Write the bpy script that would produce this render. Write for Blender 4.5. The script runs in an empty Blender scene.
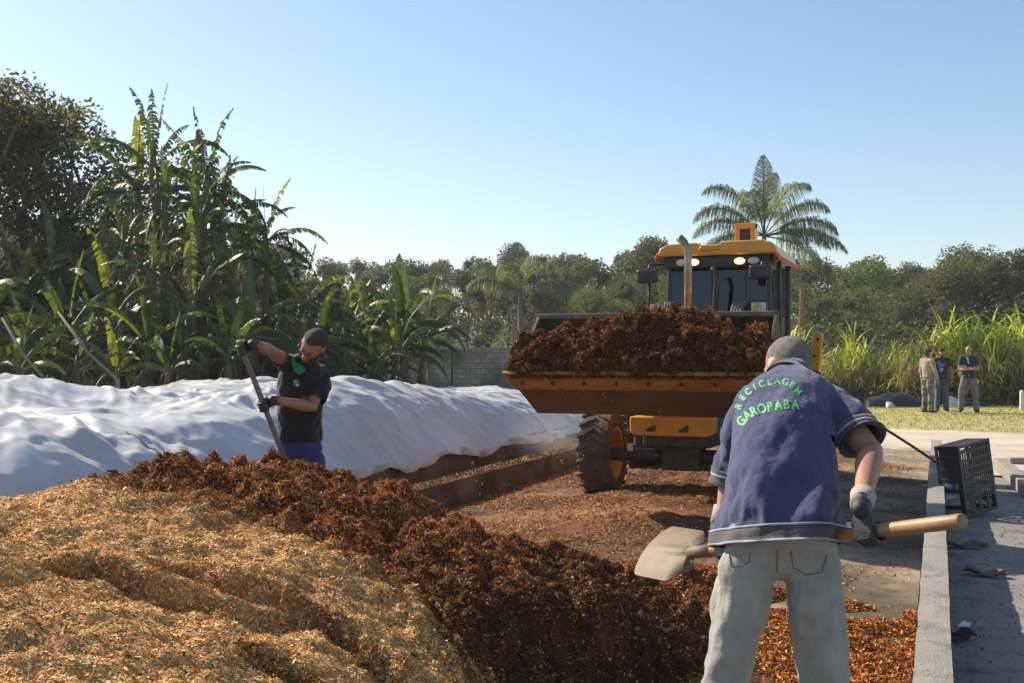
import bpy, bmesh, math, random
import numpy as np
from mathutils import Vector, Matrix, Quaternion, noise as mnoise
from mathutils.bvhtree import BVHTree
R = math.radians
random.seed(7); RNG = np.random.default_rng(7)
scene = bpy.context.scene
COL = scene.collection
# ------------------------------------------------------------------ camera
YAW = math.atan(426/1100); CY, SY = math.cos(YAW), math.sin(YAW)
CAMZ = 1.6
cd = bpy.data.cameras.new('camera'); cam = bpy.data.objects.new('camera', cd); COL.objects.link(cam)
cam.location = (0, 0, CAMZ); cam.rotation_euler = (R(90), 0, YAW)
cd.sensor_width = 36; cd.lens = 36*1100/1024; cd.shift_y = 11.5/1024; cd.clip_end = 3000; cd.clip_start = .05
scene.camera = cam
# ------------------------------------------------------------------ light
SHX, SHY = 1.3, -.34                       # shadow of a point one metre up
EL = math.atan(1/math.hypot(SHX, SHY))
w = bpy.data.worlds.new("World"); scene.world = w; w.use_nodes = True
nt = w.node_tree; bg = nt.nodes['Background']
sky = nt.nodes.new('ShaderNodeTexSky'); sky.sky_type = 'NISHITA'; sky.sun_disc = False
sky.sun_elevation = EL; sky.sun_rotation = math.atan2(-SHX, -SHY)
sky.air_density = 1.0; sky.dust_density = .6; sky.ozone_density = 1.6; sky.altitude = 10
nt.links.new(sky.outputs[0], bg.inputs[0]); bg.inputs[1].default_value = .104
sl = bpy.data.lights.new('sun', 'SUN'); so = bpy.data.objects.new('sun', sl); COL.objects.link(so)
sl.energy = 5.0; sl.angle = R(.5); sl.color = (1, .90, .74)
so.rotation_euler = Vector((SHX, SHY, -1)).to_track_quat('-Z', 'Y').to_euler(); so.location = (-20, 8, 30)
scene.view_settings.view_transform = 'Standard'; scene.view_settings.look = 'None'
scene.view_settings.exposure = .66; scene.view_settings.gamma = 1
scene.render.engine = 'CYCLES'
scene.cycles.max_bounces = 8; scene.cycles.transparent_max_bounces = 24; scene.cycles.diffuse_bounces = 3
scene.cycles.caustics_reflective = False; scene.cycles.caustics_refractive = False
scene.cycles.use_denoising = True
# ------------------------------------------------------------------ helpers
def P(px, py, D):
    lat = (px-512)*D/1100; z = CAMZ-(py-353)*D/1100
    return Vector((lat*CY-D*SY, lat*SY+D*CY, z))
def G(px, py, z=0.):
    D = 1100*(CAMZ-z)/(py-353); return P(px, py, D)
def V(*a): return Vector(a)
def hash01(ix, iy, iz, s):
    h = (ix.astype(np.int64)*374761393 + iy.astype(np.int64)*668265263 + iz.astype(np.int64)*2147483647 + s*974634777) & 0xffffffff
    h = ((h ^ (h >> 13))*1274126177) & 0xffffffff
    h = ((h ^ (h >> 16))*2246822519) & 0xffffffff
    return (h ^ (h >> 15)) & 0xffffffff
def pn(p, s=0):
    """gradient noise, about -1..1"""
    p = np.asarray(p, float); i = np.floor(p).astype(np.int64); f = p-i
    u = f*f*f*(f*(f*6-15)+10); out = 0
    for dx in (0, 1):
        for dy in (0, 1):
            for dz in (0, 1):
                h = hash01(i[:, 0]+dx, i[:, 1]+dy, i[:, 2]+dz, s)
                gx = (h & 1023)/511.5-1; gy = ((h >> 10) & 1023)/511.5-1; gz = ((h >> 20) & 1023)/511.5-1
                d = gx*(f[:, 0]-dx)+gy*(f[:, 1]-dy)+gz*(f[:, 2]-dz)
                wgt = (u[:, 0] if dx else 1-u[:, 0])*(u[:, 1] if dy else 1-u[:, 1])*(u[:, 2] if dz else 1-u[:, 2])
                out = out+wgt*d
    return out*1.5
def fbm(p, o=4, s=0, g=.5, l=2.03):
    p = np.asarray(p, float); a = 1; r = 0
    for k in range(o): r = r+a*pn(p*l**k, s+k*17); a *= g
    return r
def worley(x, y, s=0):
    ix = np.floor(x).astype(np.int64); iy = np.floor(y).astype(np.int64); f1 = np.full(len(x), 9.); f2 = np.full(len(x), 9.); z = np.zeros_like(ix)
    for dx in (-1, 0, 1):
        for dy in (-1, 0, 1):
            h = hash01(ix+dx, iy+dy, z, s); cx = ix+dx+(h & 1023)/1023; cy = iy+dy+((h >> 10) & 1023)/1023
            d = np.hypot(cx-x, cy-y); f2 = np.minimum(f2, np.maximum(f1, d)); f1 = np.minimum(f1, d)
    return f1, f2
def p2(x, y, sc=1., z=0.): return np.stack([np.ravel(x)*sc, np.ravel(y)*sc, np.full(np.size(x), z, float)], 1)

def tag(o, label=None, cat=None, group=None, kind=None):
    if label: o['label'] = label
    if cat: o['category'] = cat
    if group: o['group'] = group
    if kind: o['kind'] = kind
    return o
def thing(name, label, cat, loc=(0, 0, 0), group=None, rz=0):
    o = bpy.data.objects.new(name, None); COL.objects.link(o); o.location = loc; o.rotation_euler = (0, 0, rz)
    o.empty_display_size = .1
    return tag(o, label, cat, group)
def adopt(o, parent):
    """o has world coordinates; hang it under parent (unrotated empties at a location)"""
    if parent is not None:
        o.parent = parent
        # empties sit at their location; mesh parts carry world coordinates, so their own frame is the world's
        if parent.type == 'EMPTY': o.matrix_parent_inverse = Matrix.Translation(-Vector(parent.location))
    return o
def link_mesh(name, me, mat, parent=None, smooth=False, world=True):
    if isinstance(mat, (list, tuple)):
        for m in mat: me.materials.append(m)
    elif mat: me.materials.append(mat)
    if smooth: me.polygons.foreach_set('use_smooth', np.ones(len(me.polygons), bool))
    o = bpy.data.objects.new(name, me); COL.objects.link(o)
    if parent is not None:
        if world: adopt(o, parent)
        else: o.parent = parent
    return o
def mesh_np(name, v, f, cols=None):
    v = np.asarray(v, np.float32); f = np.asarray(f, np.int32); n = f.shape[1]
    me = bpy.data.meshes.new(name)
    me.vertices.add(len(v)); me.vertices.foreach_set('co', v.ravel())
    me.loops.add(f.size); me.loops.foreach_set('vertex_index', f.ravel())
    me.polygons.add(len(f)); me.polygons.foreach_set('loop_start', np.arange(0, f.size, n, dtype=np.int32))
    me.update(calc_edges=True)
    if cols is not None:
        a = me.color_attributes.new('col', 'FLOAT_COLOR', 'POINT')
        c = np.ones((len(v), 4), np.float32); c[:, :3] = cols; a.data.foreach_set('color', c.ravel())
    return me
def copy_tree(o, loc=None, rz=None, sc=None, label=None, parent=None):
    c = o.copy(); COL.objects.link(c)
    if parent is not None: c.parent = parent
    for ch in list(o.children): copy_tree(ch, parent=c)
    if loc is not None: c.location = loc
    if rz is not None: c.rotation_euler = (0, 0, rz)
    if sc is not None: c.scale = (sc,)*3 if not hasattr(sc, '__len__') else sc
    if label: c['label'] = label
    return c

class MB:
    def __init__(s): s.v = []; s.f = []
    def add(s, vs, fs):
        n = len(s.v); s.v += [tuple(v) for v in vs]; s.f += [tuple(i+n for i in f) for f in fs]; return s
    def box(s, c, size, rot=None):
        c = Vector(c); hx, hy, hz = size[0]/2, size[1]/2, size[2]/2
        vs = [Vector((x, y, z)) for z in (-hz, hz) for y in (-hy, hy) for x in (-hx, hx)]
        if rot is not None: vs = [rot @ v for v in vs]
        return s.add([c+v for v in vs], [(0, 2, 3, 1), (4, 5, 7, 6), (0, 1, 5, 4), (2, 6, 7, 3), (0, 4, 6, 2), (1, 3, 7, 5)])
    def box2(s, a, b): 
        a = Vector(a); b = Vector(b); return s.box((a+b)/2, [abs(b[i]-a[i]) for i in range(3)])
    def tube(s, pts, r, n=10, cap=True):
        pts = [Vector(p) for p in pts]; m = len(pts)
        rs = r if hasattr(r, '__len__') else [r]*m
        prev = None; base = len(s.v)
        for i, p in enumerate(pts):
            t = (pts[min(i+1, m-1)]-pts[max(i-1, 0)]).normalized()
            if prev is None:
                a = Vector((0, 0, 1)) if abs(t.z) < .9 else Vector((1, 0, 0))
                u = t.cross(a).normalized()
            else: u = (prev-t*prev.dot(t)).normalized()
            prev = u; v = t.cross(u)
            for k in range(n):
                an = 2*math.pi*k/n; s.v.append(tuple(p+(u*math.cos(an)+v*math.sin(an))*rs[i]))
        for i in range(m-1):
            for k in range(n):
                a = base+i*n+k; b = base+i*n+(k+1) % n
                s.f.append((a, b, b+n, a+n))
        if cap:
            s.f.append(tuple(base+k for k in reversed(range(n)))); s.f.append(tuple(base+(m-1)*n+k for k in range(n)))
        return s
    def loft(s, pts, rad, side, n=18, cap=True):
        """elliptic rings; rad = [(a along side, b across)]"""
        pts = [Vector(p) for p in pts]; m = len(pts); side = Vector(side); base = len(s.v)
        rings = []
        for i, p in enumerate(pts):
            t = (pts[min(i+1, m-1)]-pts[max(i-1, 0)]).normalized()
            u = (side-t*side.dot(t)).normalized(); v = t.cross(u)
            a, b = rad[i] if hasattr(rad[i], '__len__') else (rad[i], rad[i])
            rings.append((p, t, u, v, a, b))
        if cap:
            p, t, u, v, a, b = rings[0]; c = min(a, b)
            ex = [(p-t*c*math.sin(x), t, u, v, a*math.cos(x)+.001, b*math.cos(x)+.001) for x in (1.4, .9, .45)]
            p, t, u, v, a, b = rings[-1]; c = min(a, b)
            ex2 = [(p+t*c*math.sin(x), t, u, v, a*math.cos(x)+.001, b*math.cos(x)+.001) for x in (.45, .9, 1.4)]
            rings = ex+rings+ex2
        for (p, t, u, v, a, b) in rings:
            for k in range(n):
                an = 2*math.pi*k/n; s.v.append(tuple(p+u*a*math.cos(an)+v*b*math.sin(an)))
        M = len(rings)
        for i in range(M-1):
            for k in range(n):
                a = base+i*n+k; b = base+i*n+(k+1) % n; s.f.append((a, b, b+n, a+n))
        s.f.append(tuple(base+k for k in reversed(range(n)))); s.f.append(tuple(base+(M-1)*n+k for k in range(n)))
        return s
    def ell(s, c, r, rot=None, n=16, m=10):
        c = Vector(c); vs = []; fs = []
        for i in range(m+1):
            th = math.pi*i/m
            for k in range(n):
                ph = 2*math.pi*k/n
                v = Vector((r[0]*math.sin(th)*math.cos(ph), r[1]*math.sin(th)*math.sin(ph), r[2]*math.cos(th)))
                if i in (0, m): v = Vector((0.0005*math.cos(ph), 0.0005*math.sin(ph), r[2]*math.cos(th)))
                if rot is not None: v = rot @ v
                vs.append(c+v)
        for i in range(m):
            for k in range(n):
                a = i*n+k; b = i*n+(k+1) % n; fs.append((a, a+n, b+n, b))
        fs.append(tuple(range(n))); fs.append(tuple(reversed([m*n+k for k in range(n)])))
        return s.add(vs, fs)
    def prism(s, poly, x0, x1, axis=0):
        """poly in the two other axes, extruded along axis"""
        n = len(poly)
        def mk(x, p):
            return {0: (x, p[0], p[1]), 1: (p[0], x, p[1]), 2: (p[0], p[1], x)}[axis]
        vs = [mk(x0, p) for p in poly]+[mk(x1, p) for p in poly]
        fs = [tuple(range(n))[::-1], tuple(range(n, 2*n))]+[(k, (k+1) % n, (k+1) % n+n, k+n) for k in range(n)]
        return s.add(vs, fs)
    def mesh(s, name):
        me = bpy.data.meshes.new(name); me.from_pydata(s.v, [], s.f); me.update()
        bm = bmesh.new(); bm.from_mesh(me); bmesh.ops.recalc_face_normals(bm, faces=bm.faces); bm.to_mesh(me); bm.free()
        return me
    def build(s, name, mat, parent=None, smooth=False, bevel=0, world=True):
        o = link_mesh(name, s.mesh(name), mat, parent, smooth, world)
        if bevel:
            b = o.modifiers.new('b', 'BEVEL'); b.width = bevel; b.segments = 2; b.limit_method = 'ANGLE'; b.angle_limit = R(40)
            if not smooth: o.data.polygons.foreach_set('use_smooth', np.ones(len(o.data.polygons), bool)); 
            wn = o.modifiers.new('w', 'WEIGHTED_NORMAL'); wn.keep_sharp = True
        return o
def voxel(mb, vox, smooth_it=4, sf=.5):
    me = mb.mesh('tmp'); o = bpy.data.objects.new('tmp', me); COL.objects.link(o)
    m = o.modifiers.new('r', 'REMESH'); m.mode = 'VOXEL'; m.voxel_size = vox; m.adaptivity = 0
    if smooth_it: sm = o.modifiers.new('s', 'SMOOTH'); sm.iterations = smooth_it; sm.factor = sf
    dg = bpy.context.evaluated_depsgraph_get(); ev = o.evaluated_get(dg)
    out = bpy.data.meshes.new_from_object(ev); bpy.data.objects.remove(o)
    return out
def get_np(me):
    v = np.empty(len(me.vertices)*3, np.float32); me.vertices.foreach_get('co', v); v = v.reshape(-1, 3)
    n = np.empty(len(me.vertices)*3, np.float32); me.vertices.foreach_get('normal', n); return v.astype(float), n.reshape(-1, 3).astype(float)
def set_np(me, v): me.vertices.foreach_set('co', v.astype(np.float32).ravel()); me.update()

# ------------------------------------------------------------------ materials
def nodes(name):
    m = bpy.data.materials.new(name); m.use_nodes = True; nt = m.node_tree
    return m, nt, nt.nodes['Principled BSDF']
def pm(name, col, rough=.7, metal=0., var=None, scale=4., bump=0., bscale=60., spec=.5, emit=None, coat=0, sheen=0, detail=4, dirt=None, dscale=1.5, damt=(.5, .65)):
    """principled with noise between col and var, optional dirt colour and bump"""
    m, nt, b = nodes(name); N = nt.nodes; L = nt.links
    b.inputs['Roughness'].default_value = rough; b.inputs['Metallic'].default_value = metal
    b.inputs['Specular IOR Level'].default_value = spec; b.inputs['Coat Weight'].default_value = coat
    b.inputs['Sheen Weight'].default_value = sheen
    tc = N.new('ShaderNodeTexCoord')
    def noise_(sc, det=4, rough_=.55):
        n = N.new('ShaderNodeTexNoise'); n.inputs['Scale'].default_value = sc; n.inputs['Detail'].default_value = det
        n.inputs['Roughness'].default_value = rough_; L.new(tc.outputs['Object'], n.inputs['Vector']); return n
    c4 = lambda c: (*c, 1)
    src = None
    if var is not None:
        n = noise_(scale, detail, .65); r = N.new('ShaderNodeValToRGB')
        r.color_ramp.elements[0].position = .35; r.color_ramp.elements[1].position = .65
        r.color_ramp.elements[0].color = c4(col); r.color_ramp.elements[1].color = c4(var)
        L.new(n.outputs[0], r.inputs[0]); src = r.outputs[0]
    if dirt is not None:
        n = noise_(dscale, 8, .7); r = N.new('ShaderNodeValToRGB')
        r.color_ramp.elements[0].position = damt[0]; r.color_ramp.elements[1].position = damt[1]
        L.new(n.outputs[0], r.inputs[0]); mx = N.new('ShaderNodeMixRGB')
        L.new(r.outputs[0], mx.inputs[0]); mx.inputs[1].default_value = c4(col); mx.inputs[2].default_value = c4(dirt)
        if src: L.new(src, mx.inputs[1])
        src = mx.outputs[0]
    if src: L.new(src, b.inputs['Base Color'])
    else: b.inputs['Base Color'].default_value = c4(col)
    if bump:
        n = noise_(bscale, 6, .6); bp = N.new('ShaderNodeBump'); bp.inputs['Strength'].default_value = bump; bp.inputs['Distance'].default_value = .01
        L.new(n.outputs[0], bp.inputs['Height']); L.new(bp.outputs[0], b.inputs['Normal'])
    if emit: b.inputs['Emission Color'].default_value = c4(emit[0]); b.inputs['Emission Strength'].default_value = emit[1]
    return m
def attr_mat(name, rough=.85, trans=0., hsv=1., spec=.3, bump=0., bscale=300, mult=(1, 1, 1)):
    """base colour from the mesh attribute; optional translucency for leaves"""
    m, nt, b = nodes(name); N = nt.nodes; L = nt.links
    a = N.new('ShaderNodeAttribute'); a.attribute_name = 'col'
    mu = N.new('ShaderNodeMixRGB'); mu.blend_type = 'MULTIPLY'; mu.inputs[0].default_value = 1; mu.inputs[2].default_value = (*mult, 1)
    L.new(a.outputs[0], mu.inputs[1])
    L.new(mu.outputs[0], b.inputs['Base Color']); b.inputs['Roughness'].default_value = rough
    b.inputs['Specular IOR Level'].default_value = spec
    if bump:
        tc = N.new('ShaderNodeTexCoord'); n = N.new('ShaderNodeTexNoise'); n.inputs['Scale'].default_value = bscale; n.inputs['Detail'].default_value = 5
        L.new(tc.outputs['Object'], n.inputs['Vector']); bp = N.new('ShaderNodeBump'); bp.inputs['Strength'].default_value = bump; bp.inputs['Distance'].default_value = .01
        L.new(n.outputs[0], bp.inputs['Height']); L.new(bp.outputs[0], b.inputs['Normal'])
    if trans:
        t = N.new('ShaderNodeBsdfTranslucent'); hs = N.new('ShaderNodeMixRGB'); hs.blend_type = 'MULTIPLY'
        hs.inputs[0].default_value = 1; L.new(mu.outputs[0], hs.inputs[1]); hs.inputs[2].default_value = (1.6, 1.7, .5, 1)
        L.new(hs.outputs[0], t.inputs[0]); mx = N.new('ShaderNodeMixShader'); mx.inputs[0].default_value = trans
        L.new(b.outputs[0], mx.inputs[1]); L.new(t.outputs[0], mx.inputs[2])
        L.new(mx.outputs[0], N['Material Output'].inputs[0])
    return m
M = {}
M['bark'] = pm('bark', (.10, .075, .05), .9, var=(.18, .14, .10), scale=9, bump=.6, bscale=25)
M['leaf'] = attr_mat('foliage', .6, .35)
M['banana'] = attr_mat('banana_leaf', .5, .34, spec=.4)
M['concrete'] = pm('old_concrete', (.27, .245, .21), .9, var=(.36, .33, .29), scale=7, bump=.55, bscale=45, dirt=(.16, .12, .08), dscale=3.5, damt=(.55, .75), detail=8)
M['chips'] = attr_mat('chips', .85, 0, spec=.2)

def quads_leaf(pts, size, cols, rng, aspect=(.4, .7), up=.0, dirs=None):
    """one bent leaf quad per point: numpy arrays -> verts, faces, colours"""
    n = len(pts)
    d = rng.normal(size=(n, 3)) if dirs is None else dirs
    d[:, 2] += up; d /= np.linalg.norm(d, axis=1)[:, None]
    e = rng.normal(size=(n, 3)); e -= d*(d*e).sum(1)[:, None]; e /= np.linalg.norm(e, axis=1)[:, None]
    L = np.asarray(size)*rng.uniform(.6, 1.3, n); W = L*rng.uniform(*aspect, n)
    L = L[:, None]; W = W[:, None]; nrm = np.cross(d, e)
    a = pts-d*L*.5; b = pts+e*W*.5+nrm*W*.15; c = pts+d*L*.5; dd = pts-e*W*.5+nrm*W*.15
    v = np.stack([a, b, c, dd], 1).reshape(-1, 3); f = np.arange(4*n).reshape(-1, 4)
    return v, f, np.repeat(cols, 4, 0)
def pal(rng, n, cols, jit=.2, p=None):
    c = np.array(cols)[rng.choice(len(cols), n, p=p)]; return np.clip(c*rng.uniform(1-jit, 1+jit, (n, 1)), 0, 1)
class Acc:
    def __init__(s): s.v = []; s.f = []; s.c = []; s.n = 0
    def add(s, v, f, c): s.v.append(v); s.f.append(np.asarray(f)+s.n); s.c.append(c); s.n += len(v)
    def mesh(s, name): return mesh_np(name, np.concatenate(s.v), np.concatenate(s.f), np.concatenate(s.c))
# ================================================================== SETTING: ground sheets
def grid_mesh(name, x0, x1, y0, y1, res, zf, colf=None):
    nx = max(2, int((x1-x0)/res)+1); ny = max(2, int((y1-y0)/res)+1)
    X, Y = np.meshgrid(np.linspace(x0, x1, nx), np.linspace(y0, y1, ny)); x = X.ravel(); y = Y.ravel(); z = zf(x, y)
    i = np.arange(nx*ny).reshape(ny, nx); f = np.stack([i[:-1, :-1], i[:-1, 1:], i[1:, 1:], i[1:, :-1]], -1).reshape(-1, 4)
    return mesh_np(name, np.stack([x, y, z], 1), f, colf(x, y, z) if colf else None)
def sheet(name, poly, z, mat, kind='structure'):
    mb = MB(); mb.add([(x, y, z) for x, y in poly], [tuple(range(len(poly)))]); o = mb.build(name, mat)
    return tag(o, kind=kind)
m_soil = pm('soil', (.14, .10, .065), .95, var=(.09, .07, .04), scale=1.2, bump=.5, bscale=20)
sheet('ground', [(-400, -60), (400, -60), (400, 700), (-400, 700)], -.03, m_soil)
m_lawn = pm('lawn', (.36, .31, .11), .95, var=(.50, .41, .18), scale=1.0, bump=.8, bscale=60, detail=9, dirt=(.13, .15, .04), dscale=2.2, damt=(.5, .7))
sheet('lawn', [(-5.2, 25.1), (60, 16), (60, 39), (-5.2, 39)], -.012, m_lawn)
m_road = pm('sand_road', (.56, .48, .37), .95, var=(.44, .36, .27), scale=.8, bump=.5, bscale=60, detail=9, dirt=(.22, .12, .06), dscale=.8, damt=(.55, .75))
# the dirt road crosses behind the bays
def road_edge(px, py): g = G(px, py); return (g.x, g.y)
sheet('dirt_road', [(-5.3, 17.2), (40, 6.5), (60, 6), (60, 16.4), (3, 23.9), (-5.3, 25.5)], -.008, m_road)
m_pave = pm('pavement_concrete', (.21, .19, .165), .9, var=(.28, .25, .22), scale=2.2, bump=.9, bscale=110, detail=10, dirt=(.10, .08, .06), dscale=2.6, damt=(.52, .7))
sheet('pavement', [(.04, -20), (30, -20), (30, 9.6), (.04, 15.6)], -.002, m_pave)
# bay floor: worn concrete with compost residue in low drifts
def bay_h(x, y):
    q = fbm(p2(x, y, .55), 4, 3); z = np.clip(q*.10+.03, 0, 1)
    dr = np.exp(-((x+2.6)/1.6)**2)*np.clip((y-7.2)/2.5, 0, 1)*np.clip((21-y)/3, 0, 1)      # drifts between the wheels
    z = z*(.3+.9*dr)+.10*dr
    z += np.clip(fbm(p2(x, y, 6), 3, 9), -.3, 1)*.018*(.4+dr)
    ed = np.clip((-.12-x)/1.0, 0, 1)*np.clip((x+4.75)/.5, 0, 1)
    return z*ed+.001
def bay_mask(x, y):
    """1 = compost residue, 0 = bare floor"""
    q = fbm(p2(x, y, .9), 5, 31)*.9
    s = 1/(1+np.exp(((x+1.15)/.35)))           # left of X=-1.15 compost
    s = np.clip(s+np.exp(-((x+.25)/.28)**2)*.75*np.clip((8-y)/2,0,1)+np.exp(-((x+.75)/.6)**2-((y-5.0)/1.2)**2)*.9, 0, 1)
    return np.clip(s*1.25+q*.8-.15, 0, 1)
def bay_col(x, y, z):
    m = bay_mask(x, y)[:, None]; q = fbm(p2(x, y, 9), 4, 77)[:, None]; q2 = fbm(p2(x, y, 1.3), 3, 5)[:, None]
    bare = np.array([.33, .255, .175])*(1+q*.35); comp = np.array([.19, .078, .028])*(1+q*.5); comp2 = np.array([.40, .20, .075])
    comp = comp*(1-np.clip(q2, 0, .8))+comp2*np.clip(q2, 0, .8)
    wet = np.clip(.72+.75*fbm(p2(x, y, .75, 4), 4, 55), .3, 1.15)[:, None]
    return np.clip((bare*(1-m)+comp*m)*wet, .01, 1)
fl = link_mesh('bay_floor', grid_mesh('bay_floor', -4.72, -.12, .2, 19.2, .035, bay_h, bay_col), attr_mat('bay_floor', .9, bump=.6, bscale=80), smooth=True); tag(fl, kind='structure')

# ================================================================== walls of the bays
def wall_mb(x0, x1, y0, y1, z1, jit=.006, seg=.25, z0=-.1, joint=13):
    """long low wall with chipped, uneven top edges"""
    mb = MB(); n = int((y1-y0)/seg)+1; prof = [(0, 0), (0, .5), (0, 1), (.5, 1), (1, 1), (1, .5), (1, 0)]
    base = []
    for i in range(n+1):
        y = y0+(y1-y0)*i/n
        for k, (a, b) in enumerate(prof):
            j = lambda q: mnoise.noise(Vector((y*3, k*7.3+q, x0)))*jit*(1.0 if b else 0)
            e = -abs(mnoise.noise(Vector((y*5.1, k*3.1, 4+x0))))*jit*2.2 if (b == 1 and a in (0, 1)) else 0
            if seg < .1 and i % joint == 0 and b == 1: e -= .012
            mb.v.append((x0+(x1-x0)*a+j(0)*(1 if a != 1 else 1), y, z0+(z1-z0)*b+j(5)+e))
    K = len(prof)
    for i in range(n):
        for k in range(K-1): a = i*K+k; mb.f.append((a, a+1, a+K+1, a+K))
    mb.f.append(tuple(range(K))); mb.f.append(tuple(n*K+k for k in reversed(range(K))))
    return mb
m_kerb = pm('kerb_concrete', (.26, .235, .20), .92, var=(.34, .31, .27), scale=5, bump=1.0, bscale=70, detail=9, dirt=(.14, .125, .105), dscale=5, damt=(.5, .72))
m_stain = pm('stained_concrete', (.13, .085, .05), .9, var=(.22, .15, .09), scale=2.5, bump=.7, bscale=40, dirt=(.05, .025, .012), dscale=1.8, damt=(.45, .65), detail=8)
m_top = pm('residue', (.26, .14, .06), .95, var=(.40, .25, .12), scale=14, bump=1, bscale=60, detail=8)
def wallthing(label, *a, mat=None, seg=.25, cat='wall', name='low_wall', jit=.006):
    o = wall_mb(*a, seg=seg, jit=jit).build(name, mat); return tag(o, label, cat)
wallthing('narrow grey concrete kerb wall running past the black crate', -.092, .055, -1.5, 17.5, .31, mat=m_kerb, seg=.06, jit=.005)
wallthing('stained low concrete wall in front of the open channel, left of the loader', -4.96, -4.78, 3.2, 19.5, .25, mat=m_stain, seg=.12)
wallthing('stained low concrete wall tucked under the hem of the white tarp', -5.66, -5.5, -3, 21, .43, mat=m_stain, seg=.25)
# spilled compost on top of the left wall
x = RNG.uniform(-4.95, -4.79, 9000); y = RNG.uniform(4, 19.4, 9000); z = .252+RNG.uniform(0, .025, 9000)
v, f, c = quads_leaf(np.stack([x, y, z], 1), .03, pal(RNG, 9000, [(.38, .22, .10), (.30, .15, .06), (.5, .33, .17), (.2, .09, .03)]), RNG, up=0)
o = link_mesh('spilled_chips', mesh_np('spilled_chips', v, f, c), M['chips']); tag(o, 'orange wood chips spilled along the wall top', None, None, 'stuff')
ch = MB().add([(-5.5, -3, -.01), (-4.96, -3, -.01), (-4.96, 22, -.01), (-5.5, 22, -.01)], [(0, 1, 2, 3)]).build('drain_channel', m_stain); tag(ch, kind='structure')
# small post stub behind the man
o = MB().box2(G(838, 462)+V(0, 0, 0), G(838, 462)+V(.16, .16, .42)).build('concrete_post', m_kerb, bevel=.01)
tag(o, 'short concrete post standing on the bay floor behind the stooping man', 'post')

# perimeter wall of blocks
def block_mat():
    m, nt, b = nodes('block_wall'); N = nt.nodes; L = nt.links
    tc = N.new('ShaderNodeTexCoord'); mp = N.new('ShaderNodeMapping'); mp.inputs['Rotation'].default_value = (R(90), 0, 0)
    L.new(tc.outputs['Object'], mp.inputs[0]); br = N.new('ShaderNodeTexBrick'); L.new(mp.outputs[0], br.inputs[0])
    br.inputs['Scale'].default_value = 1; br.inputs['Brick Width'].default_value = .4; br.inputs['Row Height'].default_value = .2; br.inputs['Mortar Size'].default_value = .012
    br.inputs['Color1'].default_value = (.28, .25, .195, 1); br.inputs['Color2'].default_value = (.36, .32, .25, 1); br.inputs['Mortar'].default_value = (.13, .115, .09, 1)
    n = N.new('ShaderNodeTexNoise'); n.inputs['Scale'].default_value = .9; n.inputs['Detail'].default_value = 8; L.new(tc.outputs['Object'], n.inputs[0])
    r = N.new('ShaderNodeValToRGB'); r.color_ramp.elements[0].position = .4; r.color_ramp.elements[1].position = .7; L.new(n.outputs[0], r.inputs[0])
    mx = N.new('ShaderNodeMixRGB'); L.new(r.outputs[0], mx.inputs[0]); L.new(br.outputs[0], mx.inputs[1]); mx.inputs[2].default_value = (.085, .08, .055, 1)
    L.new(mx.outputs[0], b.inputs['Base Color']); b.inputs['Roughness'].default_value = .95
    bp = N.new('ShaderNodeBump'); bp.inputs['Strength'].default_value = .8; bp.inputs['Distance'].default_value = .02; L.new(br.outputs[1], bp.inputs['Height']); bp.invert = True
    L.new(bp.outputs[0], b.inputs['Normal']); return m
wl = thing('block_wall', 'long grey concrete block boundary wall behind the cane and banana plants', 'wall', (0, 39, 0))
MB().box2((-60, 39, -.1), (45, 39.2, 1.75)).build('wall', block_mat(), wl)
cp = MB().box2((-60, 38.97, 1.753), (45, 39.23, 1.81)).build('coping', M['concrete'], wl)

# ================================================================== PILES
def rbf(ctrl, xy):
    c = np.array(ctrl, float); A = c[:, :2]; z = c[:, 2]; n = len(A)
    def phi(r): return np.where(r > 1e-9, r*r*np.log(r+1e-12), 0)
    K = phi(np.linalg.norm(A[:, None]-A[None], axis=2))+np.eye(n)*.01
    Pm = np.c_[np.ones(n), A]; S = np.block([[K, Pm], [Pm.T, np.zeros((3, 3))]])
    wv = np.linalg.solve(S, np.r_[z, 0, 0, 0]); out = np.empty(len(xy))
    for i in range(0, len(xy), 20000):
        q = xy[i:i+20000]; out[i:i+20000] = phi(np.linalg.norm(q[:, None]-A[None], axis=2)) @ wv[:n]+np.c_[np.ones(len(q)), q] @ wv[n:]
    return out
def pc(px, py, D): p = P(px, py, D); return (p.x, p.y, p.z)
PILE = [pc(*a) for a in [
    (0, 492, 4.6), (60, 483, 4.9), (120, 473, 5.2), (170, 463, 5.5), (225, 455, 5.8), (290, 462, 5.9), (340, 469, 6.0), (385, 475, 6.1), (420, 490, 6.15),
    (455, 515, 6.2), (500, 532, 6.3), (540, 541, 6.4), (600, 560, 6.4), (650, 580, 6.3), (700, 604, 6.0),
    (0, 683, 2.7), (200, 683, 3.1), (380, 683, 3.6), (470, 683, 4.2), (560, 683, 4.85), (650, 683, 5.2), (708, 683, 5.33),
    (0, 580, 3.45), (200, 580, 4.0), (100, 530, 4.2), (300, 520, 4.9), (350, 600, 4.2), (450, 600, 4.75), (500, 600, 4.95), (560, 600, 5.1), (620, 615, 5.35), (670, 630, 5.5), (200, 510, 4.75), (400, 545, 5.1), (480, 560, 5.3), (560, 570, 5.6), (620, 585, 5.8)]]
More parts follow.
